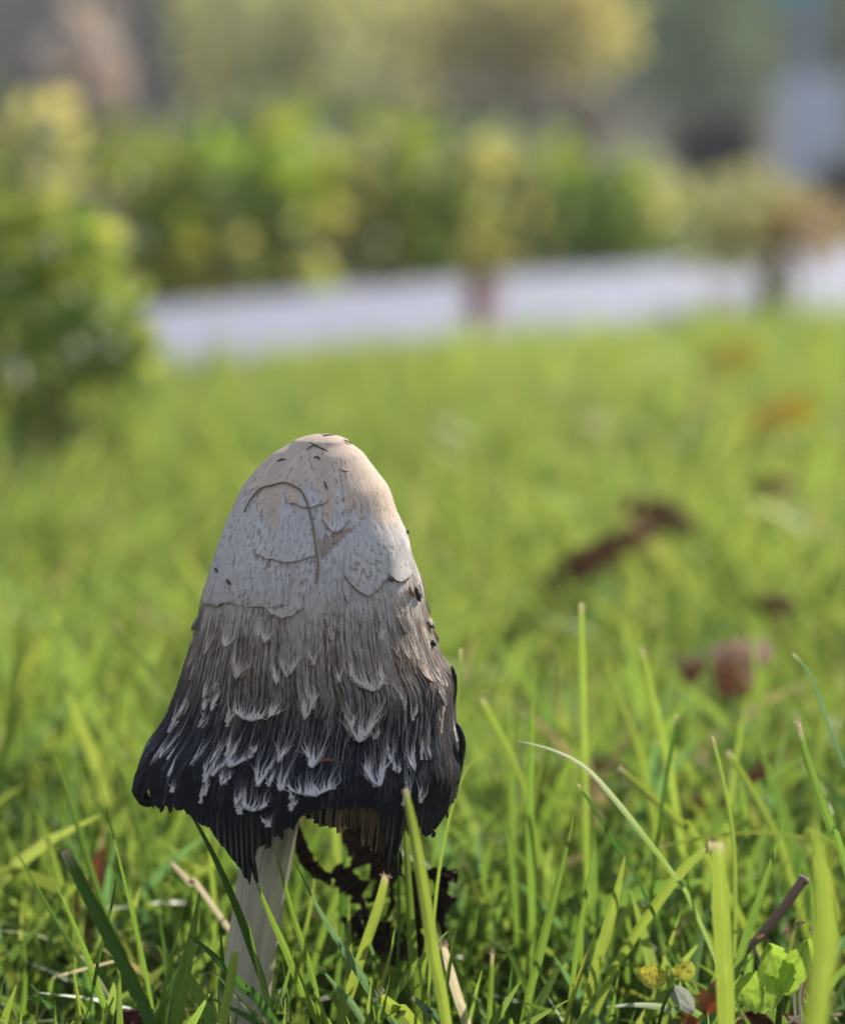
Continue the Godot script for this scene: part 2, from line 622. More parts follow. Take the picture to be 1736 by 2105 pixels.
func background() -> void:
	var olive := [Color(0.419, 0.419, 0.123), Color(0.493, 0.444, 0.123), Color(0.320, 0.370, 0.111)]
	var yellow := [Color(0.612, 0.510, 0.122), Color(0.510, 0.470, 0.122), Color(0.449, 0.408, 0.122)]
	var deep := [Color(0.135, 0.203, 0.080), Color(0.180, 0.247, 0.090), Color(0.112, 0.158, 0.068)]
	var grey := [Color(0.180, 0.171, 0.161), Color(0.220, 0.200, 0.180), Color(0.151, 0.161, 0.140)]
	var fresh := [Color(0.239, 0.334, 0.031), Color(0.303, 0.367, 0.031), Color(0.159, 0.255, 0.031)]
	var lime := [Color(0.365, 0.411, 0.046), Color(0.456, 0.426, 0.046), Color(0.259, 0.334, 0.030)]
	var bark := Color(0.10, 0.08, 0.065)
	# trees and tall shrubs at the back: x in the view, z, height of crown centre, radii
	var far_ones := [
		["broad olive green tree beside the yellow leaved tree", 640, -9.5, 0.56, Vector3(0.50, 0.50, 0.4), olive],
		["yellowish tree with the brightest crown at the back of the garden", 1060, -9.0, 0.60, Vector3(0.46, 0.30, 0.4), yellow],
		["dark green tree between the yellow tree and the grey post", 1440, -10.5, 0.6, Vector3(0.42, 0.75, 0.5), deep],
		["dull grey brown tree behind the tan dry stalks", 150, -11.5, 0.7, Vector3(0.6, 0.9, 0.5), grey],
		["dark bare looking tree right of the tan dry stalks", 380, -11.0, 0.7, Vector3(0.36, 0.85, 0.4), grey],
		["dark green tree at the edge behind the grey post", 1730, -11.5, 0.7, Vector3(0.5, 0.9, 0.5), deep],
		["low brown shaded shrub under the yellow leaved tree", 1060, -10.8, 0.22, Vector3(0.75, 0.24, 0.4), [Color(0.14, 0.12, 0.085), Color(0.17, 0.14, 0.09)]],
		["grey green tree far behind the olive green tree", 560, -12.8, 1.1, Vector3(1.0, 1.2, 0.6), [Color(0.12, 0.13, 0.07), Color(0.15, 0.14, 0.07)]],
		["brown tree far behind the yellow leaved tree", 1010, -13.0, 1.1, Vector3(1.0, 1.1, 0.6), [Color(0.14, 0.12, 0.06), Color(0.17, 0.13, 0.07)]],
		["deep green tree far behind the dark green tree", 1480, -13.2, 1.1, Vector3(1.0, 1.2, 0.6), deep],
		["dim grey tree standing farthest behind the tan stalks", 60, -13.0, 1.1, Vector3(1.0, 1.2, 0.6), grey],
	]
	for a in far_ones:
		bush("tree", a[0], "tree", "trees at the back of the garden", base_of(a[1], a[2]), a[3], a[4], 1500, 0.075, a[5], bark, 0.05)
	# trees beside the view, so that the wood does not end at the frame
	for k in 6:
		var sx: float = [-1500, -900, -420, 2150, 2650, 3300][k]
		bush("tree", ["rounded olive tree three crowns beyond the frame", "rounded olive tree two crowns beyond the frame", "rounded olive tree next to the grey tree", "green tree next to the grey post", "green tree two crowns beyond the grey post", "green tree three crowns beyond the grey post"][k], "tree", "trees at the back of the garden", base_of(sx, -11.0), 1.2, Vector3(0.8, 1.1, 0.6), 1200, 0.09, [olive, deep][k / 3], bark, 0.06)

	# leafy perennials of the flower bed along the far side of the path
	var bed := [
		[330, 250, lime, "tall yellow green plume plant left of the rust red plant"],
		[410, 300, fresh, "fresh green leafy plant just behind the rust red plant"],
		[520, 300, fresh, "green leafy plant right of the rust red plant"],
		[600, 255, lime, "yellow leaved plant with a golden middle in the bed"],
		[690, 270, olive, "olive leaved plant with one pale flower head on top"],
		[780, 290, lime, "bright yellow green plant with a pale flower at its shoulder"],
		[860, 280, fresh, "leafy green plant between two yellow green plants"],
		[950, 275, olive, "dull green plant with pale heads behind the rust and mauve flower"],
		[1040, 280, olive, "dull green plant right of the rust and mauve flower"],
		[1130, 275, fresh, "grass green plant topped by the largest pale flower head"],
		[1230, 320, fresh, "deep green plant below a single pale flower disc"],
		[1320, 340, olive, "green plant with pale head at the end of the bed"],
		[1420, 380, olive, "low dull green plant left of the brown topped shrub"],
		[-150, 240, fresh, "leafy green plant far along the bed beyond the leafy bush"],
		[100, 250, olive, "olive plant of the bed hidden behind the leafy bush"],
		[1560, 420, olive, "low green plant of the bed behind the brown topped shrub"],
		[1800, 430, fresh, "low green plant of the bed beyond the brown topped shrub"],
	]
	for a in bed:
		var fx: float = a[0]
		var t := clampf((fx + 500.0) / 3000.0, 0, 1)
		var g := Vector3.ZERO
		var best := 1e9
		for k in 121:
			var p := spline(path_far, k / 120.0)
			var sx := 868.0 + p.x / (CAM.z - p.z) * F
			if absf(sx - fx) < best:
				best = absf(sx - fx)
				g = p
		g += Vector3(0, 0, -0.13)
		var d := CAM.z - g.z
		var hh: float = CAM.y + (270.0 - a[1]) / F * d
		g.x = (fx - 868.0) / F * d
		var o := root("border_plant", g)
		var b := Bag.new()
		for k in 3:
			leaves_into(b, Vector3(rng.randf_range(-0.02, 0.02), hh * (0.25 + 0.25 * k), rng.randf_range(-0.03, 0.03)), Vector3(0.055 - 0.01 * k, hh * 0.30, 0.06), 60, 0.05, a[2], 0.5, 0.1)
		if fx > 380 and fx < 620:
			leaves_into(b, Vector3(0.01, hh * 0.35, 0.03), Vector3(0.05, hh * 0.25, 0.04), 12, 0.045, yellow, 0.5, 0.1)
		put("foliage", b.mesh(), leaf_mat, o)
		var q := Bag.new()
		for k in 5:
			var tip := Vector3(rng.randf_range(-0.05, 0.05), hh * rng.randf_range(0.7, 0.98), rng.randf_range(-0.05, 0.05))
			tube(q, [Vector3(tip.x * 0.2, -0.01, tip.z * 0.2), Vector3(tip.x * 0.5, tip.y * 0.5, tip.z * 0.5), tip], 0.003, 0.0015, Color(0.12, 0.14, 0.04), Color(0.16, 0.2, 0.05), 6, 5)
		put("stem", q.mesh(), plain_mat, o)
		tag(o, a[3], "plant", "leafy plants in the bed behind the path")
		if fx in [690.0, 780.0, 950.0, 1040.0, 1130.0, 1230.0, 1320.0]:
			var fl := Bag.new()
			flower_head(fl, Vector3(rng.randf_range(-0.01, 0.01), hh * 0.97, 0.05), 0.022, Color(0.50, 0.50, 0.42))
			put("flower_head", fl.mesh(), dry_mat, o)

	# rust red plant by the far edge of the path
	var rb := root("red_leaved_plant", gp(440, 624))
	var b2 := Bag.new()
	leaves_into(b2, Vector3(0, 0.05, 0), Vector3(0.035, 0.05, 0.03), 90, 0.035, [Color(0.46, 0.13, 0.04), Color(0.38, 0.15, 0.05)], 0.3, 0.1)
	put("foliage", b2.mesh(), leaf_mat, rb)
	var b3 := Bag.new()
	tube(b3, [Vector3(0, -0.01, 0), Vector3(0.004, 0.03, 0), Vector3(0, 0.06, 0)], 0.003, 0.002, Color(0.2, 0.08, 0.04), Color(0.2, 0.08, 0.04), 5, 5)
	put("stem", b3.mesh(), plain_mat, rb)
	tag(rb, "small rust red leaved plant at the far edge of the path", "plant")

	# slim flowering plant at the near edge of the path: mauve below, rust above
	var sp := gp(990, 676, 0.03)
	sp.y = 0
	var k0 := (CAM.z - sp.z) / F
	var sf := root("slim_flowering_plant", sp)
	var m1 := Bag.new()
	for k in 7:
		var x := rng.randf_range(-20, 20) * k0
		tube(m1, [Vector3(x * 0.5, -0.01, 0), Vector3(x * 0.8, 60 * k0, 0.004), Vector3(x, rng.randf_range(150, 240) * k0, rng.randf_range(-10, 10) * k0)], 4.5 * k0, 3 * k0, Color(0.17, 0.10, 0.08), Color(0.16, 0.13, 0.05), 6, 6)
	put("stem", m1.mesh(), plain_mat, sf)
	m1 = Bag.new()
	leaves_into(m1, Vector3(0, 105 * k0, 0), Vector3(34, 30, 30) * k0, 90, 20 * k0, [Color(0.38, 0.17, 0.33), Color(0.42, 0.22, 0.36)], 0.0, 0.2)
	put("lower_blossom", m1.mesh(), leaf_mat, sf)
	m1 = Bag.new()
	leaves_into(m1, Vector3(4 * k0, 150 * k0, 0), Vector3(34, 32, 30) * k0, 110, 22 * k0, [Color(0.30, 0.10, 0.05), Color(0.26, 0.12, 0.05)], 0.0, 0.1)
	put("upper_blossom", m1.mesh(), leaf_mat, sf)
	m1 = Bag.new()
	leaves_into(m1, Vector3(5 * k0, 225 * k0, 0), Vector3(52, 62, 40) * k0, 100, 30 * k0, [Color(0.22, 0.23, 0.04), Color(0.26, 0.23, 0.05)], 0.0, 0.1)
	put("leaf_tuft", m1.mesh(), leaf_mat, sf)
	tag(sf, "slim plant with mauve and rust red flowers standing before the path", "plant")

	# shrub with a brownish crown on a short stem, right of the path
	var rs := gp(1580, 640, 0.03)
	rs.y = 0
	k0 = (CAM.z - rs.z) / F
	var sh := root("brown_topped_shrub", rs)
	m1 = Bag.new()
	leaves_into(m1, Vector3(70, 225, 0) * k0, Vector3(85, 68, 60) * k0, 260, 30 * k0, [Color(0.40, 0.25, 0.10), Color(0.34, 0.24, 0.09)], 0.1, 0.2)
	leaves_into(m1, Vector3(-35, 260, 0) * k0, Vector3(105, 90, 60) * k0, 340, 30 * k0, [Color(0.33, 0.33, 0.11), Color(0.37, 0.33, 0.12)], 0.1, 0.2)
	leaves_into(m1, Vector3(-110, 190, -20) * k0, Vector3(90, 60, 60) * k0, 170, 30 * k0, [Color(0.26, 0.30, 0.10), Color(0.3, 0.31, 0.11)], 0.1, 0.2)
	leaves_into(m1, Vector3(5, 120, 10) * k0, Vector3(45, 50, 30) * k0, 110, 26 * k0, [Color(0.16, 0.14, 0.04), Color(0.2, 0.15, 0.05)], 0.1, 0.2)
	put("foliage", m1.mesh(), leaf_mat, sh)
	m1 = Bag.new()
	tube(m1, [Vector3(0, -0.01, 0), Vector3(-4, 70, 0) * k0, Vector3(5, 130, 0) * k0, Vector3(45, 220, 0) * k0], 26 * k0, 9 * k0, Color(0.085, 0.075, 0.03), Color(0.12, 0.10, 0.04), 8, 7, 0.2)
	tube(m1, [Vector3(-2, 80, 0) * k0, Vector3(-30, 150, 0) * k0, Vector3(-80, 220, 0) * k0], 9 * k0, 5 * k0, Color(0.10, 0.09, 0.035), Color(0.14, 0.11, 0.04), 6, 6, 0.2)
	put("stem", m1.mesh(), plain_mat, sh)
	tag(sh, "shrub with a brownish bushy crown on one short stem before the path", "shrub")
	# small tan plant just left of it, against the path
	var tp := gp(1478, 640, 0.03)
	tp.y = 0
	var st := root("dry_tan_plant", tp)
	m1 = Bag.new()
	leaves_into(m1, Vector3(0, 60, 0) * k0, Vector3(22, 48, 20) * k0, 34, 24 * k0, [Color(0.38, 0.33, 0.26), Color(0.33, 0.31, 0.22)], -0.6, 0.1)
	put("foliage", m1.mesh(), leaf_mat, st)
	m1 = Bag.new()
	for k in 3:
		tube(m1, [Vector3(0, -0.01, 0), Vector3(k - 1, 40, 0) * k0, Vector3((k - 1) * 9, 100, 0) * k0], 2.0 * k0, 1.2 * k0, Color(0.3, 0.26, 0.18), Color(0.34, 0.3, 0.22), 5, 5)
	put("stem", m1.mesh(), plain_mat, st)
	tag(st, "thin dry tan plant left of the brown topped shrub", "plant")

	# leafy bush in front of the left end of the path
	var lb := root("leafy_bush", Vector3(vp(95, 900, -0.95).x, 0, -0.95))
	k0 = (CAM.z + 0.95) / F
	m1 = Bag.new()
	var spots := [[125, 390, 75, 100, 60], [0, 455, 120, 108, 112], [-110, 496, 110, 120, 95], [110, 345, 100, 108, 95], [-20, 248, 160, 132, 129], [120, 179, 95, 108, 69], [-120, 220, 130, 144, 95], [30, 579, 70, 60, 43], [-180, 579, 90, 72, 60]]
	for a in spots:
		leaves_into(m1, Vector3(a[0], a[1], 0) * k0, Vector3(a[2], a[3], a[2]) * k0, a[4], 70 * k0, [Color(0.26, 0.33, 0.06), Color(0.38, 0.42, 0.08), Color(0.17, 0.25, 0.05)], 0.4, 0.3)
	leaves_into(m1, Vector3(0, 570, 40) * k0, Vector3(150, 70, 60) * k0, 60, 70 * k0, lime, 0.2, 0.2)
	leaves_into(m1, Vector3(80, 190, 90) * k0, Vector3(60, 60, 40) * k0, 9, 60 * k0, [Color(0.30, 0.19, 0.12)], 0.2, 0.2)
	put("foliage", m1.mesh(), leaf_mat, lb)
	m1 = Bag.new()
	for k in 9:
		var l := Vector3(rng.randf_range(-150, 130), rng.randf_range(330, 590), rng.randf_range(-60, 60)) * k0
		tube(m1, [Vector3(l.x * 0.15, -0.01, l.z * 0.2), Vector3(l.x * 0.6, l.y * 0.5, l.z * 0.5), l], 5 * k0, 2.5 * k0, Color(0.09, 0.06, 0.04), Color(0.10, 0.09, 0.04), 6, 6)
	put("stem", m1.mesh(), plain_mat, lb)
	for a in [[100, 520], [285, 500]]:
		var p := vp(a[0], a[1], -0.88) - lb.position
		m1 = Bag.new()
		flower_head(m1, p, 0.007, Color(0.40, 0.43, 0.33))
		put("flower_head", m1.mesh(), dry_mat, lb)
	tag(lb, "leafy green bush in front of the left end of the path", "bush")

	# tan dry stalks and a bright green shrub behind the bush
	var ts := root("dry_stalks", base_of(190, -4.6))
	k0 = 5.1 * K / F
	m1 = Bag.new()
	leaves_into(m1, Vector3(0, 0.33, 0), Vector3(70 * k0, 0.17, 0.06), 260, 0.05, [Color(0.52, 0.42, 0.34), Color(0.43, 0.35, 0.29)], -0.5, 0.1)
	leaves_into(m1, Vector3(-20 * k0, 0.15, 0), Vector3(90 * k0, 0.15, 0.06), 160, 0.05, [Color(0.28, 0.21, 0.17), Color(0.23, 0.19, 0.15)], -0.5, 0.1)
	put("seed_heads", m1.mesh(), leaf_mat, ts)
	m1 = Bag.new()
	for k in 9:
		var l := Vector3(rng.randf_range(-60, 60) * k0, rng.randf_range(0.3, 0.42), rng.randf_range(-0.04, 0.04))
		tube(m1, [Vector3(l.x * 0.3, -0.01, 0), Vector3(l.x * 0.6, l.y * 0.5, l.z), l], 0.006, 0.003, Color(0.25, 0.19, 0.14), Color(0.33, 0.26, 0.2), 6, 5)
	put("stalk", m1.mesh(), plain_mat, ts)
	tag(ts, "upright tan dry stalks with seed heads behind the leafy bush", "plant")
	var gs := root("green_shrub", base_of(-60, -3.2))
	m1 = Bag.new()
	for k in 4:
		leaves_into(m1, Vector3(0.01 * k, 0.06 + 0.055 * k, 0), Vector3(0.085, 0.06, 0.07), 90, 0.045, [Color(0.10, 0.22, 0.02), Color(0.16, 0.24, 0.02), Color(0.22, 0.17, 0.02)], 0.3, 0.2)
	put("foliage", m1.mesh(), leaf_mat, gs)
	m1 = Bag.new()
	tube(m1, [Vector3(0, -0.01, 0), Vector3(0.01, 0.1, 0), Vector3(0.02, 0.22, 0)], 0.007, 0.003, bark, bark, 6, 6)
	put("stem", m1.mesh(), plain_mat, gs)
	tag(gs, "bright green shrub at the edge behind the leafy bush", "shrub")

	# grey post with a teal panel
	var gz := -7.2
	k0 = (CAM.z - gz) * K / F
	var post := root("sign_post", base_of(1662, gz))
	m1 = Bag.new()
	block(m1, Vector3(0, 0.20, 0), Vector3(140 * k0, 0.42, 0.12), 0.008, Color(0.52, 0.55, 0.62))
	put("plinth", m1.mesh(), plain_mat, post)
	m1 = Bag.new()
	block(m1, Vector3(-18 * k0, 0.545, 0), Vector3(70 * k0, 0.27, 0.07), 0.006, Color(0.25, 0.26, 0.29))
	put("post", m1.mesh(), plain_mat, post)
	m1 = Bag.new()
	block(m1, Vector3(-45 * k0, 0.765, 0), Vector3(110 * k0, 0.17, 0.03), 0.006, Color(0.04, 0.36, 0.38))
	put("panel", m1.mesh(), plain_mat, post)
	tag(post, "grey square post with a teal panel at its top", "post")
	bush("dark_shrub", "nearly black low shrub in front of the grey post", "shrub", "", base_of(1765, -6.2), 0.06, Vector3(0.12, 0.075, 0.12), 500, 0.045, [Color(0.025, 0.03, 0.025), Color(0.035, 0.04, 0.03)], bark, 0.008)
	bush("dark_shrub", "nearly black shrub between the bed and the grey post", "shrub", "", base_of(1450, -6.8), 0.16, Vector3(0.13, 0.10, 0.12), 400, 0.045, [Color(0.03, 0.03, 0.025), Color(0.045, 0.04, 0.03)], bark, 0.008)
	# green hedge behind the bed
	bush("low_hedge", "low green hedge behind the pale flower heads", "hedge", "", base_of(820, -5.4), 0.17, Vector3(0.5, 0.10, 0.15), 1600, 0.05, [Color(0.09, 0.15, 0.03), Color(0.12, 0.17, 0.03)], bark, 0.01)


func flower_head(b: Bag, p: Vector3, r: float, col: Color) -> void:
	for k in 40:
		var d := Vector3(rng.randfn(), absf(rng.randfn()) * 0.8, rng.randfn()).normalized()
		var s := d.cross(Vector3(0.3, 0.5, 0.8)).normalized()
		var c := vary(col, 0.1)
		b.quad(p, p + d * r * 0.7 + s * r * 0.22, p + d * r, p + d * r * 0.7 - s * r * 0.22, c, c)


func block(b: Bag, c: Vector3, size: Vector3, bev: float, col: Color) -> void:
	# box with chamfered upright edges and a chamfered top
	var hx := size.x / 2
	var hz := size.z / 2
	var ring := [Vector2(-hx + bev, -hz), Vector2(hx - bev, -hz), Vector2(hx, -hz + bev), Vector2(hx, hz - bev), Vector2(hx - bev, hz), Vector2(-hx + bev, hz), Vector2(-hx, hz - bev), Vector2(-hx, -hz + bev), Vector2(-hx + bev, -hz)]
	for k in 8:
		var p: Vector2 = ring[k]
		var q: Vector2 = ring[k + 1]
		var lo := c + Vector3(0, -size.y / 2, 0)
		var hi := c + Vector3(0, size.y / 2 - bev, 0)
		var s := Vector2((hx - bev) / hx, (hz - bev) / hz)
		b.quad(lo + Vector3(q.x, 0, q.y), lo + Vector3(p.x, 0, p.y), hi + Vector3(p.x, 0, p.y), hi + Vector3(q.x, 0, q.y), col, col)
		b.quad(hi + Vector3(q.x, 0, q.y), hi + Vector3(p.x, 0, p.y), hi + Vector3(p.x * s.x, bev, p.y * s.y), hi + Vector3(q.x * s.x, bev, q.y * s.y), col, col)
		b.quad(hi + Vector3(q.x * s.x, bev, q.y * s.y), hi + Vector3(p.x * s.x, bev, p.y * s.y), hi + Vector3(0, bev, 0), hi + Vector3(0, bev, 0), col, col)


# ---------------------------------------------------------------- lawn
func blade_variant(bend: float, twist: float, fold: float) -> ArrayMesh:
	# one metre tall, one metre wide at the base; scaled per copy
	var b := Bag.new()
	var pts := []
	var cols := []
	var seg := 6
	for s in seg + 1:
		var t := float(s) / seg
		var c := Vector3(0, t * (1.0 - 0.35 * bend * t), bend * t * t)
		var a := twist * t
		var side := Vector3(cos(a), 0, sin(a))
		var back := Vector3(-sin(a), 0, cos(a))
		var w := 0.5 * (0.8 + 0.4 * sin(t * 2.2)) * pow(1.0 - t, 0.55) if t < 1.0 else 0.0
		w = maxf(w, 0.03)
		# width is in its own unit (x and z are scaled apart from the bend by the copies' basis)
		pts.append([c + side * w * 0.09 , c + back * fold * w * 0.09, c - side * w * 0.09])
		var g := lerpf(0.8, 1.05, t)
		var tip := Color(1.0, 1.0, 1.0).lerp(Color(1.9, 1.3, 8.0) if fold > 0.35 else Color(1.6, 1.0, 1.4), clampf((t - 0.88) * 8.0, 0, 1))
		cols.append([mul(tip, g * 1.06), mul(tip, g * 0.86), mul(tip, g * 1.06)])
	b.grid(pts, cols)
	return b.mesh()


func inside_lawn(p: Vector3) -> bool:
	# nearer than the path
	for k in path_near.size() - 1:
		var a: Vector3 = path_near[k]
		var c: Vector3 = path_near[k + 1]
		if p.x >= a.x and p.x <= c.x:
			return p.z > lerpf(a.z, c.z, (p.x - a.x) / (c.x - a.x)) - 0.0
	return p.x < path_near[0].x and p.z > path_near[0].z or p.x > path_near[-1].x and p.z > path_near[-1].z


func lawn() -> void:
	var holder := root("grass")
	tag(holder, "backlit lawn grass all round the mushroom and up to the path", "", "", "stuff")
	var patch := FastNoiseLite.new()
	patch.seed = 3
	patch.frequency = 2.2
	var kinds := 6
	var xf := []
	var co := []
	for k in kinds:
		xf.append([])
		co.append([])
	var bands := [[0.14, -0.05, 3900], [-0.05, -0.2, 8000], [-0.2, -0.5, 23000], [-0.5, -1.1, 43000], [-1.1, -2.2, 54000], [-2.2, -5.0, 32000]]
	for bd in bands:
		var z0: float = bd[0]
		var z1: float = bd[1]
		for q in bd[2]:
			var z := lerpf(z0, z1, rng.randf())
			var half := 0.175 * (CAM.z - z) + 0.10 + 0.18 * absf(z)
			var p := Vector3(rng.randf_range(-half, half), 0, z)
			if not inside_lawn(p):
				continue
			var tall := patch.get_noise_2d(p.x, p.z)
			var h := rng.randf_range(0.020, 0.050) * (1.0 + 0.35 * tall)
			if z < -0.06 and rng.randf() < 0.12:
				h *= 1.5
			if z < -0.05 and z > -0.22:
				h *= 1.15
			# the tussock in front of and around the mushroom stays low, the tall blades there are single things
			if z > -0.05:
				h = 0.022 + 0.038 * rng.randf()
				var gy := CAM.y - (CAM.z - z) * 0.347
				if z > 0.02:
					h = minf(h, maxf(0.012, gy + rng.randf() * 0.014))
				if Vector2(p.x + 0.033, p.z).length() < 0.009:
					continue
			if CAM.z - z < 0.22:
				continue
			# the clover and the lobed leaf stand in a small clearing
			if z > -0.004 and p.x > vp(1290, 2000).x and p.x < vp(1660, 2000).x and rng.randf() < 0.85:
				continue
			var w := (0.0012 + 0.0020 * pow(rng.randf(), 1.4)) if z > -0.8 else rng.randf_range(0.0018, 0.0034)
			var yaw := rng.randf() * TAU
			var lean := rng.randf_range(0.0, 0.6) * rng.randf()
			var bs := Basis(Vector3.UP, yaw) * Basis(Vector3.RIGHT, lean)
			bs = bs * Basis.from_scale(Vector3(w / 0.09, h, h))
			var kd := rng.randi() % kinds
			xf[kd].append(Transform3D(bs, p))
			var hue := rng.randf()
			var c := Color(0.25, 0.355, 0.055).lerp(Color(0.43, 0.46, 0.085), hue * hue)
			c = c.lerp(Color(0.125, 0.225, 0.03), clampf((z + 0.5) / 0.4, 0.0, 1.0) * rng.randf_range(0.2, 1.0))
			if rng.randf() < 0.10:
				c = Color(0.13, 0.25, 0.07)
			if rng.randf() < 0.04:
				c = Color(0.33, 0.26, 0.12)
			c = mul(c, 1.0 + 0.25 * patch.get_noise_2d(p.x * 0.6 + 9.0, p.z * 0.6))
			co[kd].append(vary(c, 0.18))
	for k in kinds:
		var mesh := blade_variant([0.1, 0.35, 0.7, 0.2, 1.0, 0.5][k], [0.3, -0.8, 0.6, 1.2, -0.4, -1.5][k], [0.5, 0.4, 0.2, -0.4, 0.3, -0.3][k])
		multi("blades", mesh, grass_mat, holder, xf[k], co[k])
	# thatch: dry stems and bits between the blades
	var th := root("thatch")
	tag(th, "dry brown straw and moss crumbs lying between the grass blades", "", "", "stuff")
	var t1 := []
	var c1 := []
	for q in 5200:
		var z := lerpf(0.2, -0.75, pow(rng.randf(), 1.2))
		var half := 0.18 * (CAM.z - z) + 0.07
		var p := Vector3(rng.randf_range(-half, half), rng.randf_range(0.001, 0.024), z)
		var l := rng.randf_range(0.008, 0.03)
		var bs := Basis(Vector3.UP, rng.randf() * TAU) * Basis(Vector3.RIGHT, PI / 2 + rng.randf_range(-0.6, 0.15))
		bs = bs * Basis.from_scale(Vector3(rng.randf_range(0.0012, 0.003) / 0.09, l, l))
		t1.append(Transform3D(bs, p))
		c1.append(vary([Color(0.13, 0.085, 0.04), Color(0.17, 0.125, 0.065), Color(0.07, 0.04, 0.02), Color(0.05, 0.08, 0.02)][rng.randi() % 4], 0.3))
	multi("straw", blade_variant(0.4, 0.8, 0.4), dry_mat, th, t1, c1)
	# ground cover of small round leaves
	var gc := root("ground_cover")
	tag(gc, "low mat of small green clover and moss leaves under the grass", "", "", "stuff")
	var t2 := []
	var c2 := []
	for q in 2600:
		var z := lerpf(0.2, -1.2, pow(rng.randf(), 1.3))
		var half := 0.18 * (CAM.z - z) + 0.08
		var p := Vector3(rng.randf_range(-half, half), rng.randf_range(0.004, 0.034), z)
		var s := rng.randf_range(0.003, 0.0065)
		var bs := Basis(Vector3.UP, rng.randf() * TAU) * Basis(Vector3.RIGHT, rng.randf_range(-1.0, 1.0))
		t2.append(Transform3D(bs * Basis.from_scale(Vector3(s, s, s)), p))
		c2.append(vary([Color(0.075, 0.15, 0.015), Color(0.11, 0.17, 0.02), Color(0.04, 0.09, 0.02)][rng.randi() % 3], 0.3))
	var lf := Bag.new()
	var pts := []
	var cols := []
	for r in 4:
		var line := []
		var lc := []
		for k in 7:
			var u := (k - 3) / 3.0
			var t := r / 3.0
			line.append(Vector3(u * 0.8 * sqrt(maxf(0.0, 1.0 - pow(2.0 * t - 1.0, 2.0)) + 0.02), 0.25 * u * u - 0.2 * t * t, t * 1.6))
			lc.append(Color(1, 1, 1))
		pts.append(line)
		cols.append(lc)
	lf.grid(pts, cols)
	multi("leaflets", lf.mesh(), cover_mat, gc, t2, c2)


func multi(called: String, mesh: Mesh, mat: Material, parent: Node3D, xf: Array, co: Array) -> void:
	var mm := MultiMesh.new()
	mm.transform_format = MultiMesh.TRANSFORM_3D
	mm.use_colors = true
	mm.mesh = mesh
	mm.instance_count = xf.size()
	for k in xf.size():
		mm.set_instance_transform(k, xf[k])
		mm.set_instance_color(k, co[k])
	var o := MultiMeshInstance3D.new()
	o.multimesh = mm
	o.material_override = mat
	counts[[parent, called]] = counts.get([parent, called], 0) + 1
	var n: int = counts[[parent, called]] - 1
	o.name = called if n == 0 else "%s_%03d" % [called, n]
	o.set_meta("kind", "stuff")
	parent.add_child(o, true)


# ---------------------------------------------------------------- the mushroom
const SIL := [
	[905, 605, 715], [930, 565, 745], [960, 530, 768], [1000, 498, 797], [1050, 475, 815], [1100, 455, 838], [1150, 440, 850], [1200, 425, 866],
	[1250, 413, 876], [1300, 400, 890], [1350, 385, 910], [1380, 376, 930], [1400, 368, 936], [1440, 354, 936], [1480, 335, 936], [1520, 306, 945],
	[1560, 288, 953], [1600, 281, 946], [1640, 284, 940], [1700, 296, 926], [1760, 315, 905], [1840, 335, 885]]
const HEM := [
	[-180, 1320], [-160, 1420], [-135, 1570], [-108, 1596], [-90, 1606], [-76, 1621], [-67, 1614], [-62, 1580], [-58, 1615], [-44, 1600], [-37.5, 1607], [-29, 1630], [-23.4, 1660], [-19.7, 1695], [-17, 1716], [-14.7, 1738],
	[-13, 1695], [-11.3, 1658], [-5.5, 1633], [1.4, 1610], [4.8, 1588], [8.3, 1584], [15.4, 1582], [22.7, 1583], [30.4, 1588], [34.5, 1650], [37.7, 1732],
	[40.6, 1729], [42.9, 1640], [44.6, 1596], [49.7, 1640], [54, 1668], [58.5, 1670], [64, 1645], [73, 1627], [90, 1602], [104, 1590], [118, 1400], [132, 1240], [165, 1230], [180, 1320]]

func sil(row: float) -> Vector2:
	if row < 905.0:
		return Vector2(lerpf(664.0, 660.0, (row - 892.0) / 13.0), 15.4 * sqrt(maxf(row - 892.0, 0.0)))
	for k in SIL.size() - 1:
		if row <= SIL[k + 1][0] or k == SIL.size() - 2:
			var t: float = clampf((row - SIL[k][0]) / (SIL[k + 1][0] - SIL[k][0]), 0, 1)
			var o := []
			for j in [maxi(k - 1, 0), k, k + 1, mini(k + 2, SIL.size() - 1)]:
				o.append(Vector2((SIL[j][1] + SIL[j][2]) / 2.0, (SIL[j][2] - SIL[j][1]) / 2.0))
			return (o[1] as Vector2).cubic_interpolate(o[2], o[0], o[3], t)
	return Vector2.ZERO


func hem(deg: float) -> float:
	for k in HEM.size() - 1:
		if deg <= HEM[k + 1][0]:
			return lerpf(HEM[k][1], HEM[k + 1][1], (deg - HEM[k][0]) / (HEM[k + 1][0] - HEM[k][0]))
	return HEM[-1][1]


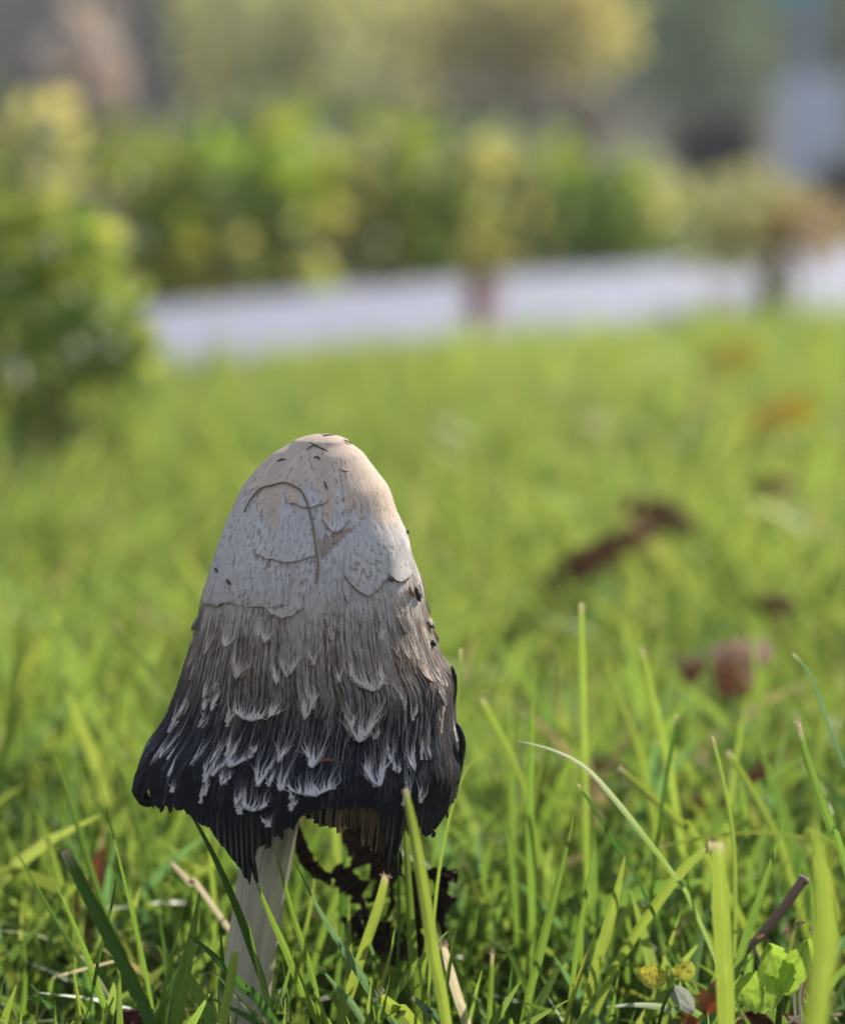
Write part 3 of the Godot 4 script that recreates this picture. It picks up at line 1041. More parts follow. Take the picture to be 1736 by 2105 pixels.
func cap_p(th: float, row: float, off := 0.0) -> Vector3:
	var s := sil(row)
	var c := vp(s.x, row)
	var e := vp(s.x + 100.0, row)
	var k := (e.x - c.x) / 100.0
	var lum := 0.0
	var f := clampf((row - 930.0) / 200.0, 0.0, 1.0)
	lum += f * 3.5 * noise.get_noise_3d(sin(th) * 190.0, row * 0.55, cos(th) * 190.0)
	lum += f * 1.0 * noise.get_noise_3d(sin(th) * 700.0, row * 1.1, cos(th) * 700.0 + 50.0)
	# ribs of the gills showing through towards the hem
	var rib := clampf((row - 1585.0) / 80.0, 0.0, 1.0)
	lum += rib * (1.1 + 2.2 * noise.get_noise_2d(th * 900.0, row * 0.5)) * sin(th * 165.0 + 3.0 * noise.get_noise_2d(th * 300.0, row * 0.3))
	# dark lump and hollow on the right, split on the right of the front
	var dg := rad_to_deg(th)
	lum -= 9.0 * exp(-pow((dg - 40.5) / 1.6, 2.0)) * clampf((row - 1520.0) / 80.0, 0.0, 1.0)
	var r := (s.y + lum) * k + off
	return c + Vector3(sin(th) * r, 0, cos(th) * r)


func cap_n(th: float, row: float) -> Vector3:
	var a := cap_p(th + 0.02, row) - cap_p(th - 0.02, row)
	var b := cap_p(th, row + 4.0) - cap_p(th, row - 4.0)
	return b.cross(a).normalized()


# angle and row on the cap of a place seen on its front
func on_cap(x: float, y: float) -> Vector2:
	var row := y
	var th := 0.0
	for k in 8:
		var s := sil(row)
		th = asin(clampf((x - s.x) / maxf(s.y, 1.0), -0.999, 0.999))
		var dip := sin(deg_to_rad(PITCH) + atan((row - 1052.5) / F))
		row = y - s.y * cos(th) * dip
		row = maxf(row, 893.0)
	return Vector2(th, row)


func cap_uv(th: float, row: float) -> Vector2:
	return Vector2(th / TAU + 0.5, (row - TOP_ROW) / (LOW_ROW - TOP_ROW))


func mushroom() -> void:
	var o := root("mushroom", Vector3(vp(500, 2150).x, 0, 0))
	var at := -o.position
	# cap
	var b := Bag.new()
	var cols_n := 1300
	var rows_n := 150
	var pts := []
	var cols := []
	var uvs := []
	for r in rows_n + 1:
		var s := float(r) / rows_n
		var line := []
		var lc := []
		var lu := []
		for k in cols_n + 1:
			var th := -PI + TAU * k / cols_n
			var row: float
			if s < 0.12:
				row = 892.0 + 1600.0 * s * s * 2.2
			elif s < 0.75:
				row = lerpf(942.688, 1490.0, (s - 0.12) / 0.63)
			else:
				var hm := hem(rad_to_deg(th)) + 11.0 * noise.get_noise_1d(th * 1100.0) + 3.0 * noise.get_noise_1d(th * 3600.0)
				row = lerpf(1490.0, hm, (s - 0.75) / 0.25)
			if absf(th) > 2.2 and row > 1490.0:
				row = lerpf(1490.0, row, 1.0)
			line.append(cap_p(th, row) + at)
			lc.append(Color.WHITE)
			lu.append(cap_uv(th, row))
		pts.append(line)
		cols.append(lc)
		uvs.append(lu)
	b.grid(pts, cols, true, uvs)
	put("cap", b.mesh(), cap_mat, o)

	# stipe
	b = Bag.new()
	var cen := [[468, 2450, 60], [476, 2280, 56], [488, 2160, 53], [496, 2105, 51], [515, 1960, 51], [541, 1800, 53], [556, 1730, 51], [575, 1640, 47], [600, 1500, 40], [625, 1300, 34]]
	pts = []
	cols = []
	for s in 41:
		var f := s / 40.0 * (cen.size() - 1)
		var k := mini(int(f), cen.size() - 2)
		var t := f - k
		var x := lerpf(cen[k][0], cen[k + 1][0], t)
		var y := lerpf(cen[k][1], cen[k + 1][1], t)
		var c := vp(x, y)
		var rr := lerpf(cen[k][2], cen[k + 1][2], t) * (vp(x + 1, y).x - c.x)
		var line := []
		var lc := []
		for q in 65:
			var a := TAU * q / 64
			var n := noise.get_noise_3d(cos(a) * 300, y * 0.12, sin(a) * 300)
			var n2 := noise.get_noise_3d(cos(a) * 1500, y * 0.2, sin(a) * 1500)
			var r2 := rr * (1.0 + 0.05 * n + 0.02 * n2)
			line.append(c + Vector3(sin(a) * r2, 0, cos(a) * r2) + at)
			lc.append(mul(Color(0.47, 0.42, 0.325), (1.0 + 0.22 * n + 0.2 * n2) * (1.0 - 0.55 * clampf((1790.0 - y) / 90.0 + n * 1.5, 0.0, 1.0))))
		pts.append(line)
		cols.append(lc)
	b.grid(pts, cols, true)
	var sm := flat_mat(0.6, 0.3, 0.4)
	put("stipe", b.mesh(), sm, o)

	# gills: radial sheets inside the cap, longest where the hem has torn open
	b = Bag.new()
	for k in 420:
		var dg := -180.0 + k * 360.0 / 420.0 + rng.randf_range(-0.2, 0.2)
		var open := dg > 2.0 and dg < 36.0 or dg > 43.0 and dg < 48.0
		if open or k % 3 or dg > -30.0 and dg < 3.0 or dg > 33.0 and dg < 64.0:
			continue
		gill(b, dg, hem(dg) - 22.0, at, 0.30)
	var om := flat_mat(0.6, 0.8, 0.3)
	for k in 96:
		if rng.randf() < 0.12:
			continue
		var dg := 3.0 + k * 0.36 + rng.randf_range(-0.15, 0.15)
		var low := ramp(dg, [3, 6, 9, 15, 20, 26, 31, 36], [1594, 1598, 1610, 1618, 1626, 1652, 1680, 1700])
		gill(b, dg, low + 9.0 * noise.get_noise_1d(dg * 60.0) * 2.0 + rng.randf_range(-9, 7), at, 0.032)
	for k in 7:
		gill(b, 43.5 + k * 0.8, 1650.0 + k * 4, at, 0.045)
	var gi := put("gills", b.mesh(), om, o)
	gi.set_meta("kind", "stuff")

	# loose fibres all over the lower two thirds
	b = Bag.new()
	for q in 1300:
		var th := rng.randf_range(-PI, PI)
		if rng.randf() < 0.5:
			th = rng.randf_range(-1.55, 1.55)
		var row := 1120.0 + 520.0 * pow(rng.randf(), 0.8)
		if row > 1480.0:
			continue
		var l := rng.randf_range(18, 60)
		var col := Color(0.46, 0.41, 0.37).lerp(Color(0.33, 0.27, 0.22), clampf((row - 1200) / 150.0, 0, 1)).lerp(Color(0.17, 0.165, 0.19), clampf((row - 1400) / 110.0, 0, 1))
		strand(b, th, row, th + rng.randfn() * 0.02, minf(row + l, hem(rad_to_deg(th)) - 20.0), rng.randf_range(0.4, 1.1), vary(col, 0.35), at, rng.randf_range(0.0, 0.00015))
	var fb := put("fibres", b.mesh(), fibre_mat, o)
	fb.set_meta("kind", "stuff")

	# big papery plates of the upper cap
	for a in [
		[598, 1000, 1152, 62, 0.5, 14], [452, 1080, 1243, 40, 0.5, 10], [757, 1095, 1222, 46, 0.5, 44], [545, 1120, 1246, 60, 0.2, 6], [695, 1010, 1092, 26, 0.4, 24], [640, 940, 1040, 40, 0.3, 10],
		[820, 1120, 1195, 26, 0.5, 20]]:
		plate(o, at, a)
	# scales: x, row of the lip, width, height, lift mm, how pointed, brown of the lip
	for a in SCALES:
		var p := on_cap(a[0], a[1])
		scale_part(o, at, p.x, p.y, a[2], a[3], a[4] * 0.001, a[5], a[6])
	for q in 34:
		var th := rng.randf_range(1.25, TAU - 1.25)
		var row := rng.randf_range(1180, 1440)
		scale_part(o, at, th, row, rng.randf_range(50, 100), rng.randf_range(50, 85), 0.0009, rng.randf_range(0.4, 0.9), rng.randf_range(0.1, 0.8))

	# curled black lobe at the left of the hem and ragged shreds under it
	lobe(o, at, [[318, 1545], [296, 1590], [287, 1622], [300, 1645], [318, 1648]], 24, 0.010)
	lobe(o, at, [[318, 1642], [338, 1652], [352, 1648], [380, 1650]], 8, 0.004)
	lobe(o, at, [[348, 1645], [352, 1660], [353, 1668]], 4, 0.004)
	lobe(o, at, [[938, 1488], [950, 1520], [947, 1560], [936, 1600]], 11, 0.006)
	lobe(o, at, [[922, 1590], [916, 1640], [895, 1690], [880, 1708]], 17, 0.012)
	lobe(o, at, [[928, 1370], [935, 1400], [933, 1450]], 7, 0.004)
	lobe(o, at, [[516, 1745], [522, 1785], [529, 1815]], 8, 0.026)
	for k in 26:
		var x0 := rng.randf_range(300, 930)
		var th := asin(clampf((x0 - 612.0) / 332.0, -1, 1))
		if rad_to_deg(th) > 1.0 and rad_to_deg(th) < 36.0 and rng.randf() < 0.6:
			continue
		var y0 := hem(rad_to_deg(th)) + 332.0 * cos(th) * 0.247
		var z0 := 0.0305 * cos(th)
		lobe(o, at, [[x0, y0 - 9], [x0 + rng.randf_range(-3, 3), y0 + 1], [x0 + rng.randf_range(-5, 5), y0 + rng.randf_range(5, 13)]], rng.randf_range(3.0, 6.5), z0)
	tag(o, "tall shaggy ink cap mushroom, pale scaly cap dissolving into black at its hem", "mushroom")


func gill(b: Bag, dg: float, low: float, at: Vector3, inward: float) -> void:
	var th := deg_to_rad(dg)
	var pts := []
	var cols := []
	var ph := rng.randf() * TAU
	var ink := 0.0 if rng.randf() < 0.5 else rng.randf_range(0.5, 1.0)
	var ink_row := rng.randf_range(0.3, 1.1)
	for r in 6:
		var t := r / 5.0
		var row := lerpf(1545.0, low, t)
		var line := []
		var lc := []
		for k in 4:
			var u := k / 3.0
			var sw := 0.010 * sin(ph + t * 7.0) * u + (0.05 if inward < 0.1 else 0.03) * u
			var p := cap_p(th + sw, row, 0.0)
			var c := vp(sil(row).x, row)
			line.append(c + (p - c) * (0.985 - inward * u * (1.0 - 0.3 * t)) + at)
			var edge := clampf(absf(u - 0.45) * 2.6 - 0.3, 0.0, 1.0)
			lc.append(Color(0.66, 0.47, 0.23).lerp(Color(0.015, 0.012, 0.012), maxf(maxf(edge, clampf((0.35 - t) * 6.0, 0, 1)), maxf(ink, clampf((t - ink_row) * 5.0, 0, 1)))))
		pts.append(line)
		cols.append(lc)
	b.grid(pts, cols)


func strand(b: Bag, th0: float, row0: float, th1: float, row1: float, px: float, col: Color, at: Vector3, lift: float) -> void:
	var pts := []
	var cols := []
	var bow := rng.randfn() * 0.012
	for s in 5:
		var t := s / 4.0
		var th := lerpf(th0, th1, t) + bow * sin(t * PI)
		var row := lerpf(row0, row1, t)
		var w := px * 0.000095 * (0.35 + 0.65 * sin(PI * (0.12 + 0.76 * t))) 
		var r := maxf(sil(row).y * 0.000095, 0.001)
		var dth := w / r * 0.5
		var off := 0.00006 + lift * sin(t * PI)
		pts.append([cap_p(th - dth, row, off) + at, cap_p(th + dth, row, off + 0.00005) + at])
		cols.append([col, col])
	b.grid(pts, cols)


func scale_part(o: Node3D, at: Vector3, th: float, row: float, wpx: float, hpx: float, lift: float, point: float, brown: float) -> void:
	# a flap of skin that comes loose at its lip and wears the same hairs as the cap
	var b := Bag.new()
	var r := sil(row).y
	var conv := 1.0 - 0.7 * point
	var n := maxi(6, int(wpx / 9.0))
	var pts := []
	var cols := []
	var uvs := []
	var rag := []
	for k in n + 1:
		rag.append(rng.randf_range(-3.0, 3.0))
	for q in 8:
		var t := q / 7.0
		var line := []
		var lc := []
		var lu := []
		for k in n + 1:
			var u := 2.0 * k / n - 1.0
			var a: float = th + u * 0.5 * wpx * (conv + 0.12 * (1.0 - t)) * (0.75 + 0.3 * t) / r
			var y1: float = row + lip_at(u, hpx, point, 0.0) + rag[k]
			var y0 := row - hpx * (0.62 - 0.12 * u * u)
			var rw := lerpf(y0, y1, t)
			var off: float = 0.00005 + lift * 0.95 * pow(t, 2.6) * (1.0 - 0.8 * u * u) + 0.00006 * sin(k * 2.1) * t
			line.append(cap_p(a, rw, off) + at)
			lc.append(Color.WHITE)
			lu.append(cap_uv(a, rw))
		pts.append(line)
		cols.append(lc)
		uvs.append(lu)
	b.grid(pts, cols, false, uvs)
	var sp := put("scale", b.mesh(), cap_mat, o)
	# thin dry lip
	b = Bag.new()
	var p2 := []
	var c2 := []
	var tone := Color(0.42, 0.355, 0.31).lerp(Color(0.30, 0.28, 0.285), clampf((row - 1400.0) / 150.0, 0, 1))
	for k in n + 1:
		var u := 2.0 * k / n - 1.0
		var a: float = th + u * 0.5 * wpx * conv * 1.05 / r
		var y1: float = row + lip_at(u, hpx, point, 0.0) + rag[k]
		var lf: float = 0.00005 + lift * 0.95 * (1.0 - 0.8 * u * u)
		var g := rng.randf_range(0.5, 2.0) * (1.0 - 0.6 * u * u) + 0.3
		p2.append([cap_p(a, y1 - g, lf) + at, cap_p(a, y1 + g * 0.1, lf + 0.00012) + at, cap_p(a, y1 + g * 0.6, lf * 0.7) + at, cap_p(a, y1, 0.0) + at])
		var c := vary(tone.lerp(Color(0.22, 0.135, 0.08), brown * rng.randf_range(0.3, 0.9)), 0.2)
		c2.append([c, c, mul(c, 0.9), mul(c, 0.7)])
	b.grid(p2, c2)
	for k in n:
		var u := rng.randf_range(-1, 1)
		var m := th + u * 0.5 * wpx * conv / r
		var y := row + lip_at(u, hpx, point, 0.0)
		strand(b, m, y - hpx * 0.1, m + (u * 0.2 * wpx * point + rng.randfn() * 5.0) / r, y - hpx * rng.randf_range(0.5, 1.2), rng.randf_range(0.3, 0.8), vary(mul(tone, 0.9), 0.3), at, 0.0003)
	put("lip", b.mesh(), fibre_mat, sp)


func plate(o: Node3D, at: Vector3, a: Array) -> void:
	# a smooth plate that peels off at its lower lip; it wears the same skin as the cap
	var b := Bag.new()
	var pts := []
	var cols := []
	var uvs := []
	var n := 16
	for r in 9:
		var t := r / 8.0
		var line := []
		var lc := []
		var lu := []
		for k in n + 1:
			var u := 2.0 * k / n - 1.0
			var y1: float = a[2] - a[5] * pow(absf(u), 1.6) + 5.0 * noise.get_noise_1d(u * 160.0 + a[0])
			var y0: float = a[1] + 14.0 * absf(u)
			var x: float = a[0] + u * a[3] * (0.8 + 0.2 * sin(t * 2.0))
			var q := on_cap(x, lerpf(y0, y1, minf(t, 1.0)))
			var lf: float = a[4] * 0.001 * pow(t, 2.5) * (1.0 - 0.75 * u * u) + 0.00006
			line.append(cap_p(q.x, q.y, lf) + at)
			lc.append(Color.WHITE)
			lu.append(cap_uv(q.x, q.y))
		pts.append(line)
		cols.append(lc)
		uvs.append(lu)
	b.grid(pts, cols, false, uvs)
	var pl := put("plate", b.mesh(), cap_mat, o)
	# its curled edge
	b = Bag.new()
	var p2 := []
	var c2 := []
	for k in n + 1:
		var u := 2.0 * k / n - 1.0
		var y1: float = a[2] - a[5] * pow(absf(u), 1.6) + 5.0 * noise.get_noise_1d(u * 160.0 + a[0])
		var x: float = a[0] + u * a[3] * (0.8 + 0.2 * sin(2.0))
		var q := on_cap(x, y1)
		var lf: float = a[4] * 0.001 * (1.0 - 0.75 * u * u)
		var g := (0.9 + 1.6 * clampf(noise.get_noise_1d(u * 400.0 + a[0] * 7.0) * 2.0 + 0.2, -0.4, 1.0)) * (1.0 - 0.8 * u * u) + 0.15
		p2.append([cap_p(q.x, q.y - g * 0.4, lf + 0.0001) + at, cap_p(q.x, q.y + g * 0.3, lf + 0.0003) + at, cap_p(q.x, q.y + g, lf * 0.4 + 0.0001) + at, cap_p(q.x, q.y + g * 0.5, 0.0) + at])
		var c := vary(Color(0.33, 0.25, 0.18), 0.2)
		c2.append([c, c, mul(c, 0.8), mul(c, 0.7)])
	b.grid(p2, c2)
	put("lip", b.mesh(), fibre_mat, pl)


func lobe(o: Node3D, at: Vector3, line: Array, px: float, z: float) -> void:
	var p := []
	for q in line:
		p.append(vp(q[0], q[1], z) + at)
	var b := Bag.new()
	var pts := []
	var cols := []
	var k := 0.000096
	for s in 15:
		var t := s / 14.0
		var c := spline(p, t)
		var g := (spline(p, t + 0.03) - spline(p, t - 0.03)).normalized()
		var side := g.cross(Vector3(0, 0, 1)).normalized()
		var ring := []
		var rc := []
		for j in 17:
			var a := TAU * j / 16
			var rr := px * k * 0.62 * sqrt(sin(PI * clampf(0.06 + 0.9 * t, 0, 1))) * (1.0 + 0.5 * noise.get_noise_3d(cos(a) * 160 + px * 40, sin(a) * 160, t * 260))
			ring.append(c + side * cos(a) * rr + Vector3(0, 0, 1) * sin(a) * rr * 0.7)
			rc.append(Color(0.010, 0.009, 0.010))
		pts.append(ring)
		cols.append(rc)
	b.grid(pts, cols, true)
	put("lobe", b.mesh(), black_mat, o)


# ---------------------------------------------------------------- black withered leaf behind the stem
func withered_shreds() -> void:
	var o := root("withered_leaf", vp(770, 2150, -0.02) * Vector3(1, 0, 1))
	var at := -o.position
	var list := [
		[[608, 1690, 622, 1740, 645, 1780, 682, 1806], 28, -0.012], [[700, 1715, 740, 1720, 780, 1750, 822, 1790], 92, -0.020], [[690, 1780, 722, 1818, 738, 1838, 752, 1860], 54, -0.018],
		[[706, 1902, 745, 1897, 790, 1925, 832, 1958], 66, -0.016], [[846, 1790, 852, 1860, 848, 1930, 868, 2010], 56, -0.022], [[862, 1795, 900, 1792, 935, 1800], 30, -0.014],
		[[890, 1868, 912, 1862, 930, 1858], 62, -0.012], [[905, 1800, 898, 1850, 908, 1900, 918, 1945], 17, -0.010], [[752, 1850, 770, 1840, 785, 1800], 16, -0.018], [[768, 1905, 790, 1940, 800, 1985], 52, -0.020], [[650, 1796, 668, 1800, 676, 1812], 22, -0.013], [[738, 1712, 760, 1706, 800, 1712], 18, -0.016], [[722, 1890, 738, 1905, 740, 1925], 16, -0.015], [[900, 1795, 915, 1806, 912, 1830], 20, -0.011], [[930, 1790, 937, 1800, 933, 1812], 10, -0.010], [[800, 1800, 806, 1850, 790, 1890], 12, -0.019], [[838, 1960, 846, 1990, 842, 2020], 20, -0.021]]
	for a in list:
		var p := []
		for k in range(0, a[0].size(), 2):
			p.append(vp(a[0][k], a[0][k + 1], a[2] + 0.004 * sin(k * 1.3)) + at)
		var b := Bag.new()
		var pts := []
		var cols := []
		for s in 19:
			var t := s / 18.0
			var c := spline(p, t)
			var g := (spline(p, t + 0.04) - spline(p, t - 0.04)).normalized()
			var side := g.cross(Vector3(0.0, 0.0, 1.0)).normalized()
			var line := []
			var lc := []
			for k in 9:
				var u := k / 4.0 - 1.0
				var w: float = a[1] * 0.0000965 * 0.5 * (0.55 + 0.45 * sin(PI * t)) * (1.0 + (0.9 * noise.get_noise_2d(s * 130.0 + a[1] * 77.0, signf(u) * 300.0) + rng.randf_range(-0.45, 0.35)) * pow(absf(u), 2.0))
				var cr := 0.0025 * noise.get_noise_3d(u * 160.0, t * 260.0, a[1] * 30.0) + 0.0015 * u * u
				line.append(c + side * u * w + Vector3(0, 0, cr))
				lc.append(vary(Color(0.022, 0.014, 0.012).lerp(Color(0.07, 0.045, 0.037), clampf(noise.get_noise_2d(s * 60.0, k * 90.0 + a[1] * 11) + 0.25, 0, 1)), 0.15))
			pts.append(line)
			cols.append(lc)
		b.grid(pts, cols)
		put("shred", b.mesh(), shred_mat, o)
	tag(o, "crumpled black brown withered leaf in shreds behind the mushroom stem", "leaf")


# ---------------------------------------------------------------- single blades
const TONE := {
	"lime": [0.27, 0.355, 0.05], "green": [0.165, 0.265, 0.035], "deep": [0.06, 0.135, 0.022], "blue": [0.13, 0.24, 0.10], "pale": [0.50, 0.54, 0.36], "straw": [0.56, 0.47, 0.30], "olive": [0.22, 0.26, 0.04]}

func blade(label: String, flat: Array, px: float, z: float, tone: String, tip := "point", twist := 0.0, called := "grass_blade", cat := "grass blade", zb := 0.0) -> void:
	var p := []
	var n := flat.size() / 2
	for k in n:
		p.append(vp(flat[2 * k], flat[2 * k + 1], z + zb * k / (n - 1.0)))
	# down into the turf
	var last: Vector3 = p[-1]
	var dir: Vector3 = (p[-1] - p[-2]).normalized()
	if last.y > 0.0 and dir.y < -0.15:
		var reach := minf(last.y / -dir.y, 0.10)
		p.append(last + (dir + Vector3(0, -0.3, 0)).normalized() * (reach + 0.004))
	px *= 0.84
	var k0 := (vp(900, 1500, z).x - vp(800, 1500, z).x) / 100.0
	var o := root(called, p[-1])
	var at := -o.position
	var b := Bag.new()
	var cs: Array = TONE[tone]
	var col := Color(cs[0], cs[1], cs[2])
	col = vary(col, 0.10)
	var ncol := 11 if px >= 18.0 else 7
	var seg := 22
	var pts := []
	var cols := []
	var yawn := rng.randf_range(-0.35, 0.35) + twist
	var cut := tip != "point"
	for s in seg + 1:
		var t := float(s) / seg
		var tt := t
		if s == 0:
			tt = 0.0
		var c := spline(p, tt)
		var g := (spline(p, tt + 0.02) - spline(p, tt - 0.02)).normalized()
		var view := (CAM - c).normalized()
		var side := g.cross(view).normalized()
		var nrm := side.cross(g).normalized()
		side = side.rotated(g, yawn + 0.5 * sin(t * 2.0 + px))
		nrm = nrm.rotated(g, yawn + 0.5 * sin(t * 2.0 + px))
		var w := px * k0 * 0.5 * 1.06
		if cut:
			w *= 0.62 + 0.38 * minf(t * 4.0, 1.0)
		else:
			w *= minf(1.0, pow(t * 2.1, 0.75)) if t > 0.0 else 0.02
		w *= 1.0 - 0.25 * clampf((t - 0.6) / 0.4, 0, 1)
		var line := []
		var lc := []
		for k in ncol:
			var u := 2.0 * k / (ncol - 1) - 1.0
			var q := c + side * u * w - nrm * (1.0 - absf(u)) * w * 0.35
			if (tip == "cut" or tip == "frayed") and s == 0:
				q += -g * k0 * rng.randf_range(-0.25, 0.15) * px
			line.append(q + at)
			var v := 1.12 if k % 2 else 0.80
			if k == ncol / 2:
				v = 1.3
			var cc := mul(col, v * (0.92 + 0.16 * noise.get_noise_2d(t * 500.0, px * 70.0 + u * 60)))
			# dry tip and pale foot
			if tip == "dry" or tip == "cut" or tip == "frayed":
				var reach2 := 0.045 if tip != "frayed" else 0.09
				cc = cc.lerp(vary(Color(0.52, 0.40, 0.25), 0.2), clampf((reach2 * (1.0 + 0.5 * sin(k * 2.3)) - t) / 0.02 , 0, 1))
			elif tone != "straw" and tone != "pale":
				cc = cc.lerp(Color(0.30, 0.20, 0.08), clampf((0.03 - t) * 40.0, 0, 1) * 0.8)
			if tone == "pale":
				cc = cc.lerp(Color(0.17, 0.28, 0.03), clampf(t * 2.6 - 0.5, 0, 1) * 0.85)
			cc = cc.lerp(Color(0.20, 0.22, 0.06), clampf((t - 0.9) * 5.0, 0, 1))
			lc.append(cc)
		pts.append(line)
		cols.append(lc)
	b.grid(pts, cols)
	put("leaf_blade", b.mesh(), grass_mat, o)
	if tip == "frayed" or tip == "cut":
		# loose fibres at the torn end
		b = Bag.new()
		var g0: Vector3 = (p[0] - spline(p, 0.06)).normalized()
		var sd: Vector3 = g0.cross((CAM - p[0]).normalized()).normalized()
		for k in (9 if tip == "frayed" else 7):
			var u := (k - 4) / 4.0 if tip == "frayed" else (k - 3) / 3.0
			var l := px * k0 * (rng.randf_range(0.8, 2.2) if tip == "frayed" else rng.randf_range(0.15, 0.5))
			var q: Vector3 = p[0] + sd * u * px * k0 * 0.42 - g0 * px * k0 * 0.1 + at
			var e := q + (g0 + sd * rng.randfn() * 0.25 + sd * u * 0.15).normalized() * l
			var w2 := sd * px * k0 * 0.06
			b.quad(q - w2, q + w2, e + w2 * 0.2, e - w2 * 0.2, Color(0.55, 0.44, 0.28), Color(0.50, 0.38, 0.22))
		put("torn_tip", b.mesh(), dry_mat, o)
	tag(o, label, cat, "grass blades standing clear round the mushroom")


func hero_blades() -> void:
	blade("dark green blade leaning right, rising under the left half of the cap", [372, 1636, 430, 1740, 480, 1850, 520, 1960, 556, 2080], 22, 0.010, "deep")
	blade("shaded blade starting under the black spike and crossing the stem", [524, 1806, 550, 1870, 590, 1960, 628, 2050, 660, 2120], 23, 0.014, "green")
	blade("slender light green blade in front of the stem's right side", [566, 1742, 580, 1800, 602, 1880, 640, 2000, 662, 2110], 14, 0.012, "green")
	blade("bluish blade bent at a pale joint, right of the stem", [604, 1766, 640, 1840, 672, 1898, 720, 1972, 770, 2050, 820, 2120], 25, 0.018, "blue", "point", 0.5)
	blade("bright ribbed blade with a torn square end before the withered leaf", [793, 1800, 776, 1868, 748, 1950, 722, 2030, 700, 2110], 31, 0.004, "lime", "cut")
	blade("broad bright blade out of focus in front of the cap's right split", [832, 1622, 852, 1720, 874, 1850, 892, 1970, 918, 2110], 29, 0.055, "lime", "dry")
	blade("dark striped blade standing upright under the cap's right split", [826, 1600, 835, 1740, 843, 1880, 850, 1990, 860, 2110], 27, 0.002, "green")
	blade("hair thin dark stem beside the dark striped blade", [816, 1700, 819, 1800, 820, 1900, 812, 2060, 806, 2120], 7, 0.003, "deep")
	blade("short pale tipped blade poking out beside the cap's right edge", [947, 1334, 944, 1400, 934, 1480, 912, 1600, 892, 1740, 884, 1860], 10, -0.030, "green", "dry")
	blade("thin bright stem curving up along the cap's lower right edge", [989, 1544, 960, 1580, 932, 1650, 907, 1760, 893, 1870, 884, 1990], 8, 0.004, "lime")
	blade("long straight blade at left with one dark and one lit half", [198, 1562, 215, 1645, 240, 1745, 266, 1852, 298, 1990, 318, 2110], 17, 0.002, "green", "point", 0.6)
	blade("soft green blade with a pale thread tip left of the long straight blade", [104, 1538, 136, 1620, 172, 1740, 206, 1850, 244, 1970, 280, 2090], 19, -0.030, "green")
	blade("thickest dark green blade at left, blunt pale tip, out of focus", [134, 1748, 186, 1850, 240, 1955, 280, 2040, 316, 2125], 38, 0.048, "deep", "dry", 0.2)
	blade("narrow folded blade with a dark edge left of the thickest blade", [114, 1815, 150, 1895, 184, 1980, 212, 2060, 236, 2130], 20, 0.006, "green", "point", 0.7)
	blade("spear shaped blade, dark above and bright below, left of the stem", [411, 1832, 398, 1910, 380, 2000, 362, 2110], 32, 0.022, "green")
	blade("short dark blade between the long straight blade and the spear", [324, 1866, 335, 1930, 343, 2000, 350, 2110], 16, -0.018, "deep")
	blade("bright cut blade, blurred, before the foot of the stem", [484, 1952, 472, 2030, 456, 2115], 27, 0.046, "lime", "cut")
	blade("long thin blade slanting down from the left border", [0, 1690, 55, 1785, 108, 1880, 160, 1965, 210, 2050], 11, -0.010, "green")
	blade("small dark needle blade crossing the thickest blade", [240, 1800, 230, 1860, 214, 1930, 196, 2010], 10, 0.012, "deep")
	blade("dark diagonal blade crossing the foot of the stem", [384, 1920, 436, 1962, 498, 2030, 560, 2098], 25, 0.028, "deep", "point", 0.3)
	blade("yellowish blurred blade behind the cap, leaning to its left flank", [232, 1275, 290, 1352, 350, 1440, 400, 1530, 440, 1640], 19, -0.11, "lime", "dry")
	blade("short bleached straw lying slanted left of the stem", [350, 1772, 392, 1816, 440, 1866], 15, -0.020, "straw", "cut", 0.0, "dry_straw", "straw")
	blade("tallest upright blade with a brown tip, right of the cap", [1194, 1240, 1196, 1350, 1199, 1480, 1203, 1640], 16, -0.055, "lime", "dry")
	blade("blurred upright blade with a fat cream tip", [1318, 1334, 1336, 1420, 1360, 1520, 1384, 1640], 21, -0.07, "lime", "cut")
	blade("straight dark ridged blade left of the white arching blade's middle", [1099, 1372, 1092, 1500, 1089, 1640, 1091, 1800, 1094, 1930], 22, -0.030, "green")
	blade("arching blade bleached white along its top", [1062, 1523, 1130, 1540, 1200, 1576, 1262, 1642, 1330, 1728, 1384, 1800, 1440, 1900], 14, 0.0, "pale")
	blade("fine dark stem slanting beneath the white arching blade", [1188, 1612, 1230, 1680, 1282, 1768, 1330, 1850], 9, -0.006, "deep", "dry")
	blade("sharp pointed blade tilted right, lowest of the left trio", [1180, 1672, 1163, 1745, 1134, 1860, 1108, 1965, 1080, 2080], 21, 0.002, "green")
	blade("narrow sharp blade in the middle of the right trio", [1219, 1748, 1206, 1825, 1190, 1920, 1174, 2040], 14, 0.004, "green")
	blade("glowing ribbed blade with five light veins", [1284, 1758, 1266, 1838, 1242, 1930, 1214, 2030], 29, 0.0, "lime")
	blade("small bright spike right of the glowing ribbed blade", [1272, 1990, 1262, 2050, 1250, 2120], 13, 0.008, "green")
	blade("slim yellow green blade standing left of the brown twig", [1463, 1514, 1486, 1610, 1505, 1720, 1510, 1850, 1508, 1960], 12, -0.014, "lime", "dry")
	blade("blurred blade with a tan tip right of the slim yellow green blade", [1494, 1545, 1540, 1618, 1588, 1706, 1620, 1790], 20, -0.045, "lime", "cut")
	blade("diagonal cut blade crossed by the arching blade's shadow", [1464, 1733, 1400, 1792, 1342, 1868, 1290, 1945, 1240, 2040], 26, -0.006, "lime", "cut")
	blade("wide pale green blade standing before the lobed leaf, soft focus", [1474, 1732, 1480, 1850, 1487, 1980, 1492, 2115], 46, 0.062, "lime", "dry")
	blade("sharp dark lined blade leaning right over the brown twig", [1613, 1680, 1586, 1768, 1552, 1870, 1518, 1975, 1488, 2100], 23, 0.004, "green")
